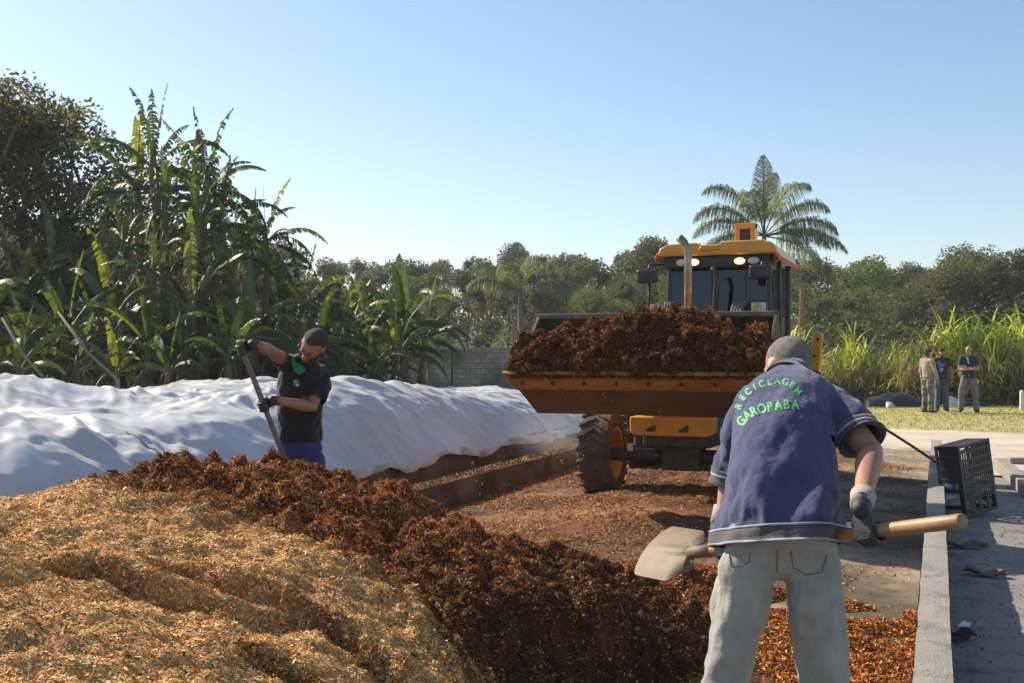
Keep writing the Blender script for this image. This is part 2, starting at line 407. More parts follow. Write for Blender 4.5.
PILE += [(-4.6, 2.0, .9), (-3.4, .9, .7), (-4.7, 3.2, .85), (-4.3, 4.1, .80), (-4.7, 4.6, .5), (-4.7, 5.6, .2), pc(60, 496, 5.7), pc(130, 488, 6.1), pc(0, 510, 5.4), (-2.0, .8, .45), (-1.2, 1.5, .1), (-1.0, 2.6, .0), (-.95, 3.8, -.05), (-.9, 4.8, -.04), (-.85, 5.8, -.05),
         (-4.0, 6.0, .35), (-4.3, 6.6, .0), (-3.4, 6.5, .25), (-2.9, 6.6, .15), (-2.5, 7.2, -.05), (-1.9, 7.2, -.02), (-1.5, 7.0, -.05), (-3.6, 7.4, -.1), (-.9, 6.6, -.1), (-3.2, -.3, .1), (-4.6, -.3, .3), (-1.2, .3, -.1)]
def polyline_sd(xy, pl):
    """signed distance to an open polyline (positive on its left)"""
    best = np.full(len(xy), 1e9); sgn = np.ones(len(xy)); tt = np.zeros(len(xy)); n = len(pl)-1
    for i in range(n):
        a = np.array(pl[i]); b = np.array(pl[i+1]); d = b-a; t = np.clip(((xy-a) @ d)/(d @ d), 0, 1)
        q = a+t[:, None]*d; r = np.linalg.norm(xy-q, axis=1); cr = d[0]*(xy[:, 1]-a[1])-d[1]*(xy[:, 0]-a[0])
        m = r < best; best = np.where(m, r, best); sgn = np.where(m, np.sign(cr), sgn); tt = np.where(m, (i+t)/n, tt)
    return best*sgn, tt
def PL(l): return [tuple(P(*a)[:2]) for a in l]
DARK = PL([(20, 440, 9.0), (60, 475, 5.9), (85, 485, 5.15), (150, 492, 5.1), (230, 508, 4.92), (290, 518, 4.9), (345, 545, 4.75), (410, 572, 4.65), (450, 605, 4.45), (480, 640, 4.4), (508, 683, 4.35), (530, 740, 4.3)])
CREASE = [PL([(30, 555, 3.75), (95, 560, 3.85), (150, 588, 3.8), (225, 602, 3.85), (300, 596, 4.0)]),
          PL([(180, 570, 4.1), (270, 590, 4.1), (350, 622, 4.0), (400, 650, 3.85), (440, 690, 3.75)]),
          PL([(235, 640, 3.5), (300, 665, 3.45), (330, 700, 3.3)])]
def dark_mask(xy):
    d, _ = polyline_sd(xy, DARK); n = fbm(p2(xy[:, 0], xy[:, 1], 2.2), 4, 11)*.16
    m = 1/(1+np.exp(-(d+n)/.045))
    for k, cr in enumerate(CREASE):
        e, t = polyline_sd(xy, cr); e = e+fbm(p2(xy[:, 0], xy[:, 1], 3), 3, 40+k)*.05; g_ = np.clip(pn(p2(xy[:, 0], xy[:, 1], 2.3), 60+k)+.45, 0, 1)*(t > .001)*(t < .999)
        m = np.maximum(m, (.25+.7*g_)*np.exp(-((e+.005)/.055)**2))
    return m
def pile_h(x, y):
    xy = np.stack([x, y], 1); z = rbf(PILE, xy); dk = dark_mask(xy)
    for k, cr in enumerate(CREASE):
        d, t = polyline_sd(xy, cr); d = d+fbm(p2(x, y, 3), 3, 40+k)*.05
        env = np.clip(np.minimum(t, 1-t)*6, 0, 1)
        amp = (.046, .048, .036)[k]
        z = z+env*amp*(np.tanh((d)/.03)*np.exp(-(d/.17)**2))-env*.03*np.exp(-((d+.02)/.03)**2)*(.5+pn(p2(x, y, 5), 91))
    big = fbm(p2(x, y, 1.3), 3, 21)*.045
    lump = np.abs(fbm(p2(x, y, 3.6), 4, 23)); lump2 = fbm(p2(x, y, 11, .5), 4, 27)
    z = z+big+dk*(.13*(lump-.33)+.07*(np.abs(fbm(p2(x, y, 7.5, 3), 3, 24))-.25)+.05*fbm(p2(x, y, 1.9, 7), 2, 25)+.026*lump2)+(1-dk)*(.020*lump2+.03*fbm(p2(x, y, 4), 3, 5))
    z = z+fbm(p2(x, y, 38), 2, 33)*(.004+.006*dk)-.05*np.clip(y-2.5, 0, 1)
    return z
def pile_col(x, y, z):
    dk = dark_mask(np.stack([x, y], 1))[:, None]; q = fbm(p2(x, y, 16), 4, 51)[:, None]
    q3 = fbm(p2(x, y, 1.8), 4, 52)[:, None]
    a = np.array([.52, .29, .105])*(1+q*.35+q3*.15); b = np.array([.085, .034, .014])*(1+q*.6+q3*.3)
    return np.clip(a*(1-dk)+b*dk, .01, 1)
pile = thing('wood_chip_pile', 'huge mound of pale wood chips and dark shredded compost in the foreground', 'compost pile', (-2.8, 4, 0))
PX0, PX1, PY0, PY1, PRES = -4.76, -.75, -.5, 7.6, .016
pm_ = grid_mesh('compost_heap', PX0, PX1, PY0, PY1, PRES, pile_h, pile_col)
pv, _ = get_np(pm_)
pnx = int((PX1-PX0)/PRES)+1; pny = int((PY1-PY0)/PRES)+1; PZ = pv[:, 2].reshape(pny, pnx); PC = None
def pile_sample(x, y):
    fx = np.clip((x-PX0)/(PX1-PX0)*(pnx-1), 0, pnx-1.001); fy = np.clip((y-PY0)/(PY1-PY0)*(pny-1), 0, pny-1.001)
    i = fx.astype(int); j = fy.astype(int); u = fx-i; w_ = fy-j
    z = PZ[j, i]*(1-u)*(1-w_)+PZ[j, i+1]*u*(1-w_)+PZ[j+1, i]*(1-u)*w_+PZ[j+1, i+1]*u*w_
    gx = (PZ[j, i+1]-PZ[j, i])/PRES; gy = (PZ[j+1, i]-PZ[j, i])/PRES
    n = np.stack([-gx, -gy, np.ones_like(gx)], 1); n /= np.linalg.norm(n, axis=1)[:, None]; return z, n
link_mesh('compost_heap', pm_, attr_mat('compost', .95, bump=1.0, bscale=140, spec=.15), pile, smooth=True)
def chips(p, n, L, W, cols, rng, tilt=.35, lift=.3):
    """flat slivers lying roughly on a surface"""
    N_ = len(p); nn = n+rng.normal(size=(N_, 3))*np.asarray(tilt).reshape(-1, 1) if hasattr(tilt, '__len__') else n+rng.normal(size=(N_, 3))*tilt
    nn /= np.linalg.norm(nn, axis=1)[:, None]
    d = rng.normal(size=(N_, 3)); d -= nn*(d*nn).sum(1)[:, None]; d /= np.linalg.norm(d, axis=1)[:, None]; e = np.cross(nn, d)
    L = L[:, None]; W = W[:, None]; c = p+n*(L*lift*rng.uniform(0, 1, (N_, 1)))
    k = rng.uniform(-.25, .25, (N_, 1))
    v = np.stack([c-d*L/2-e*W/2, c+d*L/2-e*W*rng.uniform(.1, .5, (N_, 1)), c+d*L/2*(1+k)+e*W*rng.uniform(.1, .5, (N_, 1))+nn*W*.3, c-d*L/2*(1-k)+e*W/2], 1)
    return v.reshape(-1, 3), np.arange(4*N_).reshape(-1, 4), np.repeat(cols, 4, 0)
TAN = [(.70, .41, .155), (.82, .54, .25), (.64, .32, .10), (.50, .22, .055), (.88, .66, .38), (.72, .34, .065), (.26, .11, .035)]
TANP = [.24, .2, .2, .12, .08, .11, .05]
DRK = [(.20, .066, .019), (.33, .112, .024), (.54, .22, .05), (.10, .036, .013), (.05, .02, .008), (.74, .38, .11), (.46, .145, .022)]
DRKP = [.21, .20, .16, .16, .1, .09, .08]
def scatter_pile(n, tan=True, seed=1, size=(.008, .028), near=None):
    rng = np.random.default_rng(seed); x = rng.uniform(-4.7, -.8, n); y = rng.uniform(.6, 7.4, n)
    dk = dark_mask(np.stack([x, y], 1)); _, n0 = pile_sample(x, y); st_ = rng.uniform(size=n) < .5/np.clip(n0[:, 2], .3, 1); keep = ((rng.uniform(size=n) > dk*.93) if tan else (rng.uniform(size=n) < dk+.03)) & st_
    # pebbly density: nearer the slope one sees
    x = x[keep]; y = y[keep]; z, nr = pile_sample(x, y); k = z > .012; x, y, z, nr = x[k], y[k], z[k], nr[k]; m = len(x)
    L = rng.uniform(size[0], size[1], m)*np.where(rng.uniform(size=m) < .07, 1.35, 1)
    W = L*(rng.uniform(.15, .5, m) if tan else rng.uniform(.1, .4, m))
    t = np.full(m, .32) if tan else np.full(m, .8)
    cols = pal(rng, m, TAN if tan else DRK, .25, TANP if tan else DRKP)
    q = fbm(p2(x, y, 1.8), 4, 52)[:, None]
    if tan: cols = cols*(1+.25*q)
    else:   # dry: sunlit ridge top painted brighter, shaded cut face painted darker, by height
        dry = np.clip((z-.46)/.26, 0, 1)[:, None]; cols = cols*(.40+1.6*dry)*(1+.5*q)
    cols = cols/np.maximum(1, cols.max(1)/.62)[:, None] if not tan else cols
    return chips(np.stack([x, y, z], 1), nr, L, W, np.clip(cols, .005, .9), rng, t, .25 if tan else .8)
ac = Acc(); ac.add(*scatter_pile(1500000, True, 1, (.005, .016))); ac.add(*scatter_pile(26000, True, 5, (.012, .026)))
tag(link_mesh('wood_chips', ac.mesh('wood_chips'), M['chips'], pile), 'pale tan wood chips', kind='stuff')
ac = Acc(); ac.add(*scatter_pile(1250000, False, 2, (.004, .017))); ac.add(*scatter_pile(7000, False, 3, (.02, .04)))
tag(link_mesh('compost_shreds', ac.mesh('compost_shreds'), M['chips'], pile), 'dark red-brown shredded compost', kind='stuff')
# loose chips on the bay floor
rng = np.random.default_rng(12); n = 560000; x = -4.7+4.58*rng.uniform(size=n); y = 2.2+rng.uniform(size=n)**1.6*16
mk = bay_mask(x, y); pt = np.clip(.62+1.1*fbm(p2(x, y, 1.1), 4, 56), .08, 1); k = rng.uniform(size=n) < mk*1.0*pt*np.clip(1.2-.04*y, .3, 1)+.015; x, y = x[k], y[k]; n = len(x)
z = bay_h(x, y); L = rng.uniform(.005, .015, n)*(1+.06*y); v, f, c = chips(np.stack([x, y, z+.002], 1), np.tile([0, 0, 1.], (n, 1)), L, L*rng.uniform(.2, .6, n),
    pal(rng, n, [(.30, .12, .035), (.42, .18, .05), (.17, .065, .022), (.6, .32, .11), (.09, .04, .016), (.62, .40, .19)], .3, [.26, .2, .24, .12, .12, .06]), rng, .45, .5)
tag(link_mesh('loose_chips', mesh_np('loose_chips', v, f, c), M['chips']), 'loose orange-brown chips strewn over the bay floor', kind='stuff')
# a low rake of loose chips in front of the man
def heap(name, cx, cy, rx, ry, h, label, seed):
    rng = np.random.default_rng(seed)
    def hz(x, y):
        r = np.hypot((x-cx)/rx, (y-cy)/ry)+fbm(p2(x, y, 2.5), 3, seed)*(.25 if h > .06 else .75)
        return np.clip(1-r, 0, 1)**.8*h*(1+.5*fbm(p2(x, y, 8), 3, seed+3))-.004
    def hc(x, y, z): return np.clip(np.array([.15, .062, .024])*(1+.5*fbm(p2(x, y, 14), 3, 8))[:, None], .01, 1)
    t = thing(name, label, 'compost heap', (cx, cy, 0))
    link_mesh('heap', grid_mesh('heap', cx-rx*1.3, cx+rx*1.3, cy-ry*1.3, cy+ry*1.3, .02, hz, hc), attr_mat('compost_b', .95, bump=1, bscale=140), t, smooth=True)
    n = int(140000*rx*ry); x = rng.uniform(cx-rx*1.2, cx+rx*1.2, n); y = rng.uniform(cy-ry*1.2, cy+ry*1.2, n); z = hz(x, y); k = z > 0; x, y, z = x[k], y[k], z[k]; n = len(x)
    L = rng.uniform(.006, .024, n); v, f, c = chips(np.stack([x, y, z], 1), np.tile([0, 0, 1.], (n, 1)), L, L*rng.uniform(.15, .5, n), pal(rng, n, DRK, .3, DRKP)*1.25, rng, .8, .6)
    tag(link_mesh('shreds', mesh_np('shreds', v, f, c), M['chips'], t), kind='stuff')
g = G(668, 590); heap('compost_heap', g.x, g.y, .75, .55, .2, 'small dark compost heap under the tan shovel blade', 4)
g = G(668, 487); heap('compost_heap', g.x, g.y, 1.0, .6, .16, 'low drift of compost on the floor in front of the loader axle', 6)
g = G(880, 640); heap('compost_heap', g.x-.32, g.y-.2, .6, 1.0, .055, 'thin scatter of orange chips between the pale jeans and the kerb', 9)

# ================================================================== white tarp over a windrow
def tarp_H(y): return np.interp(y, [-3, 9, 14, 20, 23, 25], [1.20, 1.20, 1.10, .85, .55, .25])
def tarp_h(x, y):
    s = -x
    prof = np.interp(s, [5.44, 5.50, 5.62, 5.80, 6.1, 6.6, 7.2, 7.8, 8.6, 9.5, 10.6, 11.8, 12.8, 13.4], [.35, .40, .50, .64, .80, .92, .92, .90, .97, 1.0, .93, .7, .3, .05])
    H = tarp_H(y); z = prof*H; ins = np.clip((s-5.5)/.5, 0, 1)
    hem = np.clip(1-(s-5.44)/.25, 0, 1)*(np.abs(np.sin(y*.95+1.1*np.sin(y*.5)))*.07-.04+.02*np.sin(y*3.7))
    z = z+hem
    z += ins*(.16*fbm(p2(x, y*.55, .55), 2, 61))
    wx = x+.45*fbm(p2(x, y, .6), 2, 62); wy = y+.5*fbm(p2(x, y, .6), 2, 63)
    r1 = 1-np.abs(pn(p2(wx*.8+wy*.9, wy*.55-wx*.8, 1.35), 64)); r2 = 1-np.abs(pn(p2(wx*1.3-wy*.7, wy*.9+wx*.3, 2.3), 65)); r3 = 1-np.abs(pn(p2(wx*.4+wy*1.6, wy*.2-wx*1.2, 4.2), 66))
    am = .5+.5*ins; r4 = 1-np.abs(pn(p2(wx*1.8+wy*.5, wy*.35-wx*.5, 1.9), 67)); r5 = 1-np.abs(pn(p2(wx*.3+wy*2.4, wx*.9-wy*.2, 2.2), 68)); gate = np.clip(fbm(p2(x, y, .7), 3, 69)+.35, 0, 1)
    z += .022*ins*(1-np.clip((s-6.4)/.8, 0, 1))*np.sin(wy*4.2+2.5*np.sin(wy*1.1))*np.clip(gate*1.5, 0, 1); fam = 0
    for q_, (ang, fl, fs_, am_) in enumerate(((.5, .55, 2.6, .075), (-.7, .5, 3.2, .06), (1.5, .45, 2.2, .07), (.1, .6, 4.5, .035), (2.2, .9, 6.0, .022), (.9, .8, 5.0, .025))):
        ca, sa = math.cos(ang), math.sin(ang); a_ = wx*ca+wy*sa; b_ = -wx*sa+wy*ca
        rg_ = 1-np.abs(pn(np.stack([a_*fl, b_*fs_, np.full(len(x), q_*3.3)], 1), 70+q_)); gt = np.clip(pn(p2(x, y, .65), 80+q_)*1.6+.45, 0, 1)
        fam = fam+am_*gt*np.clip((rg_-.62)/.38, 0, 1)**1.8
    for q_, (ang, fa, fb, am_) in enumerate(((.55, .8, 2.0, .060), (-.8, .9, 2.6, .045), (1.35, 1.6, 3.4, .028))):
        ca, sa = math.cos(ang), math.sin(ang); a_ = wx*ca+wy*sa; b_ = -wx*sa+wy*ca; f1, f2 = worley(a_*fa, b_*fb, 500+q_)
        z += am_*ins**.5*np.clip(gate*.8+.35, 0, 1)*(np.minimum(f2-f1, .45)*-1.0+.2)*-1.0*(1 if q_ != 1 else -1)
    z += am*(fam*.60+.03*np.clip(r1-.55, 0, 1)**1.5*2)
    z -= .05*np.exp(-((y-6.7-.35*(s-5.5))/.05)**2)*ins
    return np.maximum(z, .02)
tarp = thing('tarpaulin', 'long wrinkled white plastic tarpaulin covering the windrow beside the wall', 'tarpaulin', (-8, 10, 0))
m_tarp, ntt, bb = nodes('white_tarp'); N = ntt.nodes; L_ = ntt.links
tc = N.new('ShaderNodeTexCoord'); n1 = N.new('ShaderNodeTexNoise'); n1.inputs['Scale'].default_value = .7; n1.inputs['Detail'].default_value = 9; n1.inputs['Roughness'].default_value = .65
L_.new(tc.outputs['Object'], n1.inputs[0]); rr = N.new('ShaderNodeValToRGB'); rr.color_ramp.elements[0].position = .3; rr.color_ramp.elements[1].position = .62
rr.color_ramp.elements[0].color = (.42, .41, .38, 1); rr.color_ramp.elements[1].color = (.60, .595, .585, 1); L_.new(n1.outputs[0], rr.inputs[0])
L_.new(rr.outputs[0], bb.inputs['Base Color']); bb.inputs['Roughness'].default_value = .38
n2 = N.new('ShaderNodeTexVoronoi'); n2.feature = 'F1'; n2.inputs['Scale'].default_value = 2.6
wn_ = N.new('ShaderNodeTexNoise'); wn_.inputs['Scale'].default_value = 1.1; wn_.inputs['Detail'].default_value = 3; L_.new(tc.outputs['Object'], wn_.inputs[0])
wm_ = N.new('ShaderNodeMixRGB'); wm_.inputs[0].default_value = .45; L_.new(tc.outputs['Object'], wm_.inputs[1]); L_.new(wn_.outputs[1], wm_.inputs[2])
wp_ = N.new('ShaderNodeMapping'); wp_.inputs['Rotation'].default_value = (0, 0, .5); wp_.inputs['Scale'].default_value = (.7, 2.0, 1.2); L_.new(wm_.outputs[0], wp_.inputs[0]); L_.new(wp_.outputs[0], n2.inputs['Vector'])
bp = N.new('ShaderNodeBump'); bp.inputs['Strength'].default_value = .5; bp.inputs['Distance'].default_value = .04; L_.new(n2.outputs[0], bp.inputs['Height']); L_.new(bp.outputs[0], bb.inputs['Normal'])
link_mesh('sheet', grid_mesh('sheet', -13.4, -5.44, -3, 25, .03, tarp_h), m_tarp, tarp, smooth=True)
# folded hem hanging down in front of the wall
mb = MB(); ys = np.arange(-3, 22, .04); zt = tarp_h(np.full_like(ys, -5.44), ys)
for i, (yy, zz) in enumerate(zip(ys, zt)):
    drop = .05+.05*abs(math.sin(yy*2.1))+.03*mnoise.noise(Vector((yy*2, 0, 0)))
    xo = -5.44+.02+.025*math.sin(yy*7+2*math.sin(yy*2)); mb.v += [(-5.44, yy, zz), (xo, yy, zz-drop*.5), (xo+.012*math.sin(yy*11), yy, zz-drop)]
for i in range(len(ys)-1):
    a = i*3; mb.f += [(a, a+1, a+4, a+3), (a+1, a+2, a+5, a+4)]
mb.build('hem', m_tarp, tarp, smooth=True)
# dark lashing ropes across the sheet
m_rope = pm('dark_rope', (.05, .045, .04), .9)
for yy, s0, s1 in ((7.1, 5.5, 6.2), (15.6, 5.42, 5.9)):
    pts = []
    for k in range(24):
        s = s0+(s1-s0)*k/23; yk = yy+.25*(s-s0)+.03*math.sin(s*9); pts.append((-s, yk, float(tarp_h(np.array([-s]), np.array([yk]))[0])+.012))
    MB().tube(pts, .004, 6).build('rope', m_rope, tarp, smooth=True)
# ================================================================== LOADER
LX = -2.52
m_yel = pm('loader_yellow', (.72, .33, .015), .42, var=(.60, .26, .012), scale=3, coat=.3, bump=.08, bscale=90, dirt=(.20, .11, .04), dscale=2.2, damt=(.56, .78), detail=8)
m_red = pm('orange_red_trim', (.75, .10, .01), .4, coat=.3)
m_blk = pm('black_frame', (.018, .018, .02), .45, var=(.035, .03, .028), scale=8)
m_dark = pm('greasy_steel', (.03, .025, .02), .6, var=(.07, .05, .035), scale=10, bump=.3, bscale=60)
m_rub = pm('tyre_rubber', (.04, .034, .03), .9, var=(.13, .085, .05), scale=6, bump=.4, bscale=80, detail=8)
m_steel = pm('worn_bucket_steel', (.10, .068, .038), .65, metal=.15, var=(.15, .095, .048), scale=2.2, bump=.45, bscale=30, dirt=(.055, .035, .02), dscale=1.3, damt=(.42, .66), detail=9)
m_edge = pm('worn_yellow_edge', (.46, .23, .045), .6, var=(.28, .14, .04), scale=6, bump=.3, bscale=60, dirt=(.13, .06, .02), dscale=7, damt=(.52, .7), detail=9)
m_chrome = pm('worn_chrome', (.62, .58, .53), .28, metal=1., dirt=(.25, .17, .11), dscale=5, damt=(.5, .8))
m_lamp = pm('lamp_lens', (.75, .74, .70), .15, coat=1, var=(.4, .4, .38), scale=50)
m_lit = pm('lit_lamp', (1, .8, .5), .3, emit=((1, .5, .16), .9))
m_lit2 = pm('lit_lamp_core', (1, .9, .7), .3, emit=((1, .75, .4), 9))
m_amb = pm('amber_lens', (.8, .25, .02), .2, coat=1)
def glass_mat(name, tint, gl=.10):
    m, nt, b = nodes(name); N = nt.nodes; L = nt.links
    t = N.new('ShaderNodeBsdfTransparent'); t.inputs[0].default_value = (*tint, 1); g = N.new('ShaderNodeBsdfGlossy'); g.inputs[0].default_value = (.9, .95, 1, 1); g.inputs['Roughness'].default_value = .03
    fr = N.new('ShaderNodeFresnel'); fr.inputs[0].default_value = 1.5; ad = N.new('ShaderNodeMath'); ad.operation = 'ADD'; ad.inputs[1].default_value = gl; L.new(fr.outputs[0], ad.inputs[0])
    mx = N.new('ShaderNodeMixShader'); L.new(ad.outputs[0], mx.inputs[0]); L.new(t.outputs[0], mx.inputs[1]); L.new(g.outputs[0], mx.inputs[2]); L.new(mx.outputs[0], N['Material Output'].inputs[0]); return m
m_glass = glass_mat('tinted_glass', (.03, .05, .10), .02); m_sglass = glass_mat('side_glass', (.5, .58, .62), .06)
ld = thing('wheel_loader', 'yellow backhoe loader with its front bucket raised and full of compost', 'loader', (LX, 11.5, .08))
# --- bucket
def lerp(a, b, t): return a+(b-a)*t
BW0, BW1 = LX-1.15, LX+1.15
prof = [(9.33, 1.40), (9.62, 1.265), (10.16, 1.01), (10.36, 1.03), (10.50, 1.18), (10.52, 1.42), (10.42, 1.72), (10.24, 1.95)]
def strip(pr, x0, x1, th, name, mat, par, nx=1):
    mb = MB(); m = len(pr); nrm = []
    for i in range(m):
        a = Vector(pr[max(i-1, 0)]); b = Vector(pr[min(i+1, m-1)]); d = (b-a).normalized(); nrm.append(Vector((d.y, -d.x)))   # outwards (down/back)
    poly = list(pr)+[(pr[i][0]+nrm[i].x*-th, pr[i][1]+nrm[i].y*-th) for i in reversed(range(m))]
    mb.prism(poly, x0, x1, 0); return mb.build(name, mat, par, bevel=.006)
bk = strip(prof, BW0, BW1, .03, 'bucket', m_steel, ld)
e = MB(); e.prism([(9.28, 1.412), (9.60, 1.262), (9.615, 1.29), (9.30, 1.44)], BW0-.02, BW1+.02, 0)
e.build('cutting_edge', m_edge, bk, bevel=.004)
for x in (BW0-.012, BW1-.018):
    MB().prism([(9.30, 1.43), (9.62, 1.30), (10.16, 1.03), (10.36, 1.05), (10.48, 1.18), (10.50, 1.42), (10.40, 1.72), (10.22, 1.97), (10.08, 1.86), (9.85, 1.52), (9.6, 1.45)], x, x+.03, 0).build('side_plate', m_steel, bk, bevel=.004)
MB().box2((BW0-.01, 10.20, 1.93), (BW1+.01, 10.28, 1.985)).build('top_rail', pm('rail_steel', (.10, .08, .06), .55, var=(.2, .16, .12), scale=5, metal=.3), bk, bevel=.01)
mb = MB()
for k in range(8):                                                            # bolt heads along the edge
    x = lerp(BW0+.12, BW1-.12, k/7); mb.tube([(x, 9.44, 1.333), (x, 9.43, 1.312)], .018, 8)
mb.build('edge_bolt', m_dark, bk)
# --- heap of compost in the bucket
NU, NV = 300, 150; u = np.linspace(0, 1, NU); vv = np.linspace(0, 1, NV); U, W_ = np.meshgrid(u, vv, indexing='ij'); U = U.ravel(); W_ = W_.ravel()
Hs = np.interp(U, [0, .03, .10, .22, .34, .42, .50, .60, .68, .80, .90, .96, 1], [.16, .28, .34, .37, .42, .49, .57, .57, .51, .41, .33, .25, .08])
th = W_*math.pi; xx = BW0-.10+(BW1-BW0+.22)*U
rY = .56*np.clip(np.sin(U*math.pi)*5, 0, 1)**.5; cyy = 9.86
py_ = cyy-np.cos(th)*rY*(1.0); pz_ = 1.42-.04+np.maximum(np.sin(th), 0)**.8*Hs - .28*np.clip(-(np.cos(np.pi-th)), 0, 1)*0
pz_ += np.clip((py_-9.8), 0, 1)*.0
pts = np.stack([xx, py_, pz_], 1); nr = np.stack([np.zeros_like(th), -np.cos(th), np.sin(th)+.05], 1); nr /= np.linalg.norm(nr, axis=1)[:, None]
ns = .22*(np.abs(fbm(pts*3.0, 4, 71))-.22)+.10*(np.abs(fbm(pts*7.5, 4, 72))-.2)+.012*fbm(pts*36, 2, 73); ns = ns*np.clip(np.minimum(U, 1-U)*14, .25, 1)*np.clip(W_*10+.3, 0, 1)
pts = pts+nr*ns[:, None]
i = np.arange(NU*NV).reshape(NU, NV); f = np.stack([i[:-1, :-1], i[1:, :-1], i[1:, 1:], i[:-1, 1:]], -1).reshape(-1, 4)
q = fbm(pts*9, 4, 75)[:, None]; col = np.clip(np.array([.07, .028, .012])*(1+.7*q), .01, 1)
hp = thing('bucket_load', 'heaped dark red-brown compost overfilling the raised loader bucket', 'compost heap', (LX, 9.86, 1.4))
hm = mesh_np('load', pts, f, col); hm.update(); link_mesh('load', hm, attr_mat('load', .95, bump=1, bscale=140, spec=.15), hp, smooth=True)
hv, hn = get_np(hm); rng = np.random.default_rng(21)
if (hn[:, 2].mean() < 0): hn = -hn
k = rng.integers(0, len(hv), 150000); L = rng.uniform(.008, .034, len(k)); cc = pal(rng, len(k), [(.16, .058, .02), (.25, .09, .027), (.075, .03, .012), (.40, .16, .045), (.04, .017, .009)], .3, [.32, .22, .26, .08, .12])
dry = np.clip((hv[k, 2]-1.72)/.2, 0, 1)[:, None]*np.clip((hv[k, 1]-9.75)/.15, 0, 1)[:, None]; cc = cc*(1+1.8*dry)  # dry: sunlight painted into the shreds on the load's top and back
v, f, c = chips(hv[k]+rng.normal(size=(len(k), 3))*.006, hn[k], L, L*rng.uniform(.12, .4, len(k)), cc, rng, .9, .7)
tag(link_mesh('shreds', mesh_np('shreds', v, f, c), M['chips'], hp), kind='stuff')
# bits falling from the lip
n = 260; rng = np.random.default_rng(5); x = rng.uniform(BW0-.35, BW1, n); y = rng.uniform(9.0, 9.5, n); z = 1.38-rng.uniform(0, 1, n)**.8*1.2
v, f, c = quads_leaf(np.stack([x, y, z], 1), .016, pal(rng, n, [(.6, .25, .08), (.3, .12, .04), (.5, .3, .15)]), rng)
tag(link_mesh('falling_crumbs', mesh_np('falling_crumbs', v, f, c), M['chips']), 'orange compost crumbs falling from the bucket edge', None, None, 'stuff')
# --- lift arms and hydraulics
for s in (-1, 1):
    x = LX+s*.52
    MB().prism([(10.45, 1.08), (10.45, 1.42), (11.3, 1.62), (12.6, 2.02), (13.0, 2.02), (13.0, 1.8), (11.5, 1.36)], x-.06, x+.06, 0).build('lift_arm', m_yel, ld, bevel=.012)
    MB().tube([(x-s*.13, 10.55, 1.50), (x-s*.13, 11.5, 1.72)], .03, 12).tube([(x-s*.13, 11.5, 1.72), (x-s*.13, 12.5, 1.96)], .05, 12).build('hydraulic_cylinder', m_chrome, ld, smooth=True)
    mb = MB()
    for q in range(4): mb.tube([(x-s*(.10+.03*q), 12.3, 1.9), (x-s*(.08+.03*q), 12.6, 2.14+.01*q), (x-s*(.02+.03*q), 12.85, 2.2), (x+s*.02, 12.95, 1.9)], .016, 6)
    mb.build('hydraulic_hose', m_blk if s < 0 else pm('grey_hose', (.12, .12, .125), .5), ld, smooth=True)
    MB().box2((x+s*.08-.03, 12.62, 1.75), (x+s*.08+.03, 12.72, 2.17)).build('arm_pivot', m_yel, ld, bevel=.01)
# --- chassis, hood, nose
MB().box2((LX-.36, 11.22, .62), (LX+.36, 14.6, .95)).build('chassis', m_dark, ld, bevel=.02)
MB().prism([(11.1, 1.0), (11.1, 1.45), (11.3, 1.58), (12.95, 1.72), (12.95, 1.0)], LX-.42, LX+.42, 0).build('hood', m_yel, ld, bevel=.04)
nb = MB().prism([(LX-.43, .785), (LX-.43, .95), (LX+.43, .95), (LX+.43, .785), (LX+.38, .755), (LX-.38, .755)], 10.95, 11.2, 1).build('counterweight', m_yel, ld, bevel=.02)
for s in (-1, 1): MB().prism([(LX+s*.17+.012,   .80), (LX+s*.17+.012, .87), (LX+s*.17, .87), (LX+s*.17-.08, .825), (LX+s*.17-.08, .80)], 10.935, 10.948, 1).build('bracket', m_dark, nb)
MB().tube([(LX-.85, 11.6, .50), (LX+.85, 11.6, .50)], .075, 14).box2((LX-.2, 11.42, .36), (LX+.2, 11.78, .62)).build('front_axle', m_dark, ld, smooth=False, bevel=.01)
MB().box2((LX-.50, 11.38, .62), (LX-.48, 11.40, .70)).box2((LX-.56, 11.35, .56), (LX-.50, 11.36, .64)).build('tag_plate', pm('grey_plate', (.5, .5, .48), .5), ld)
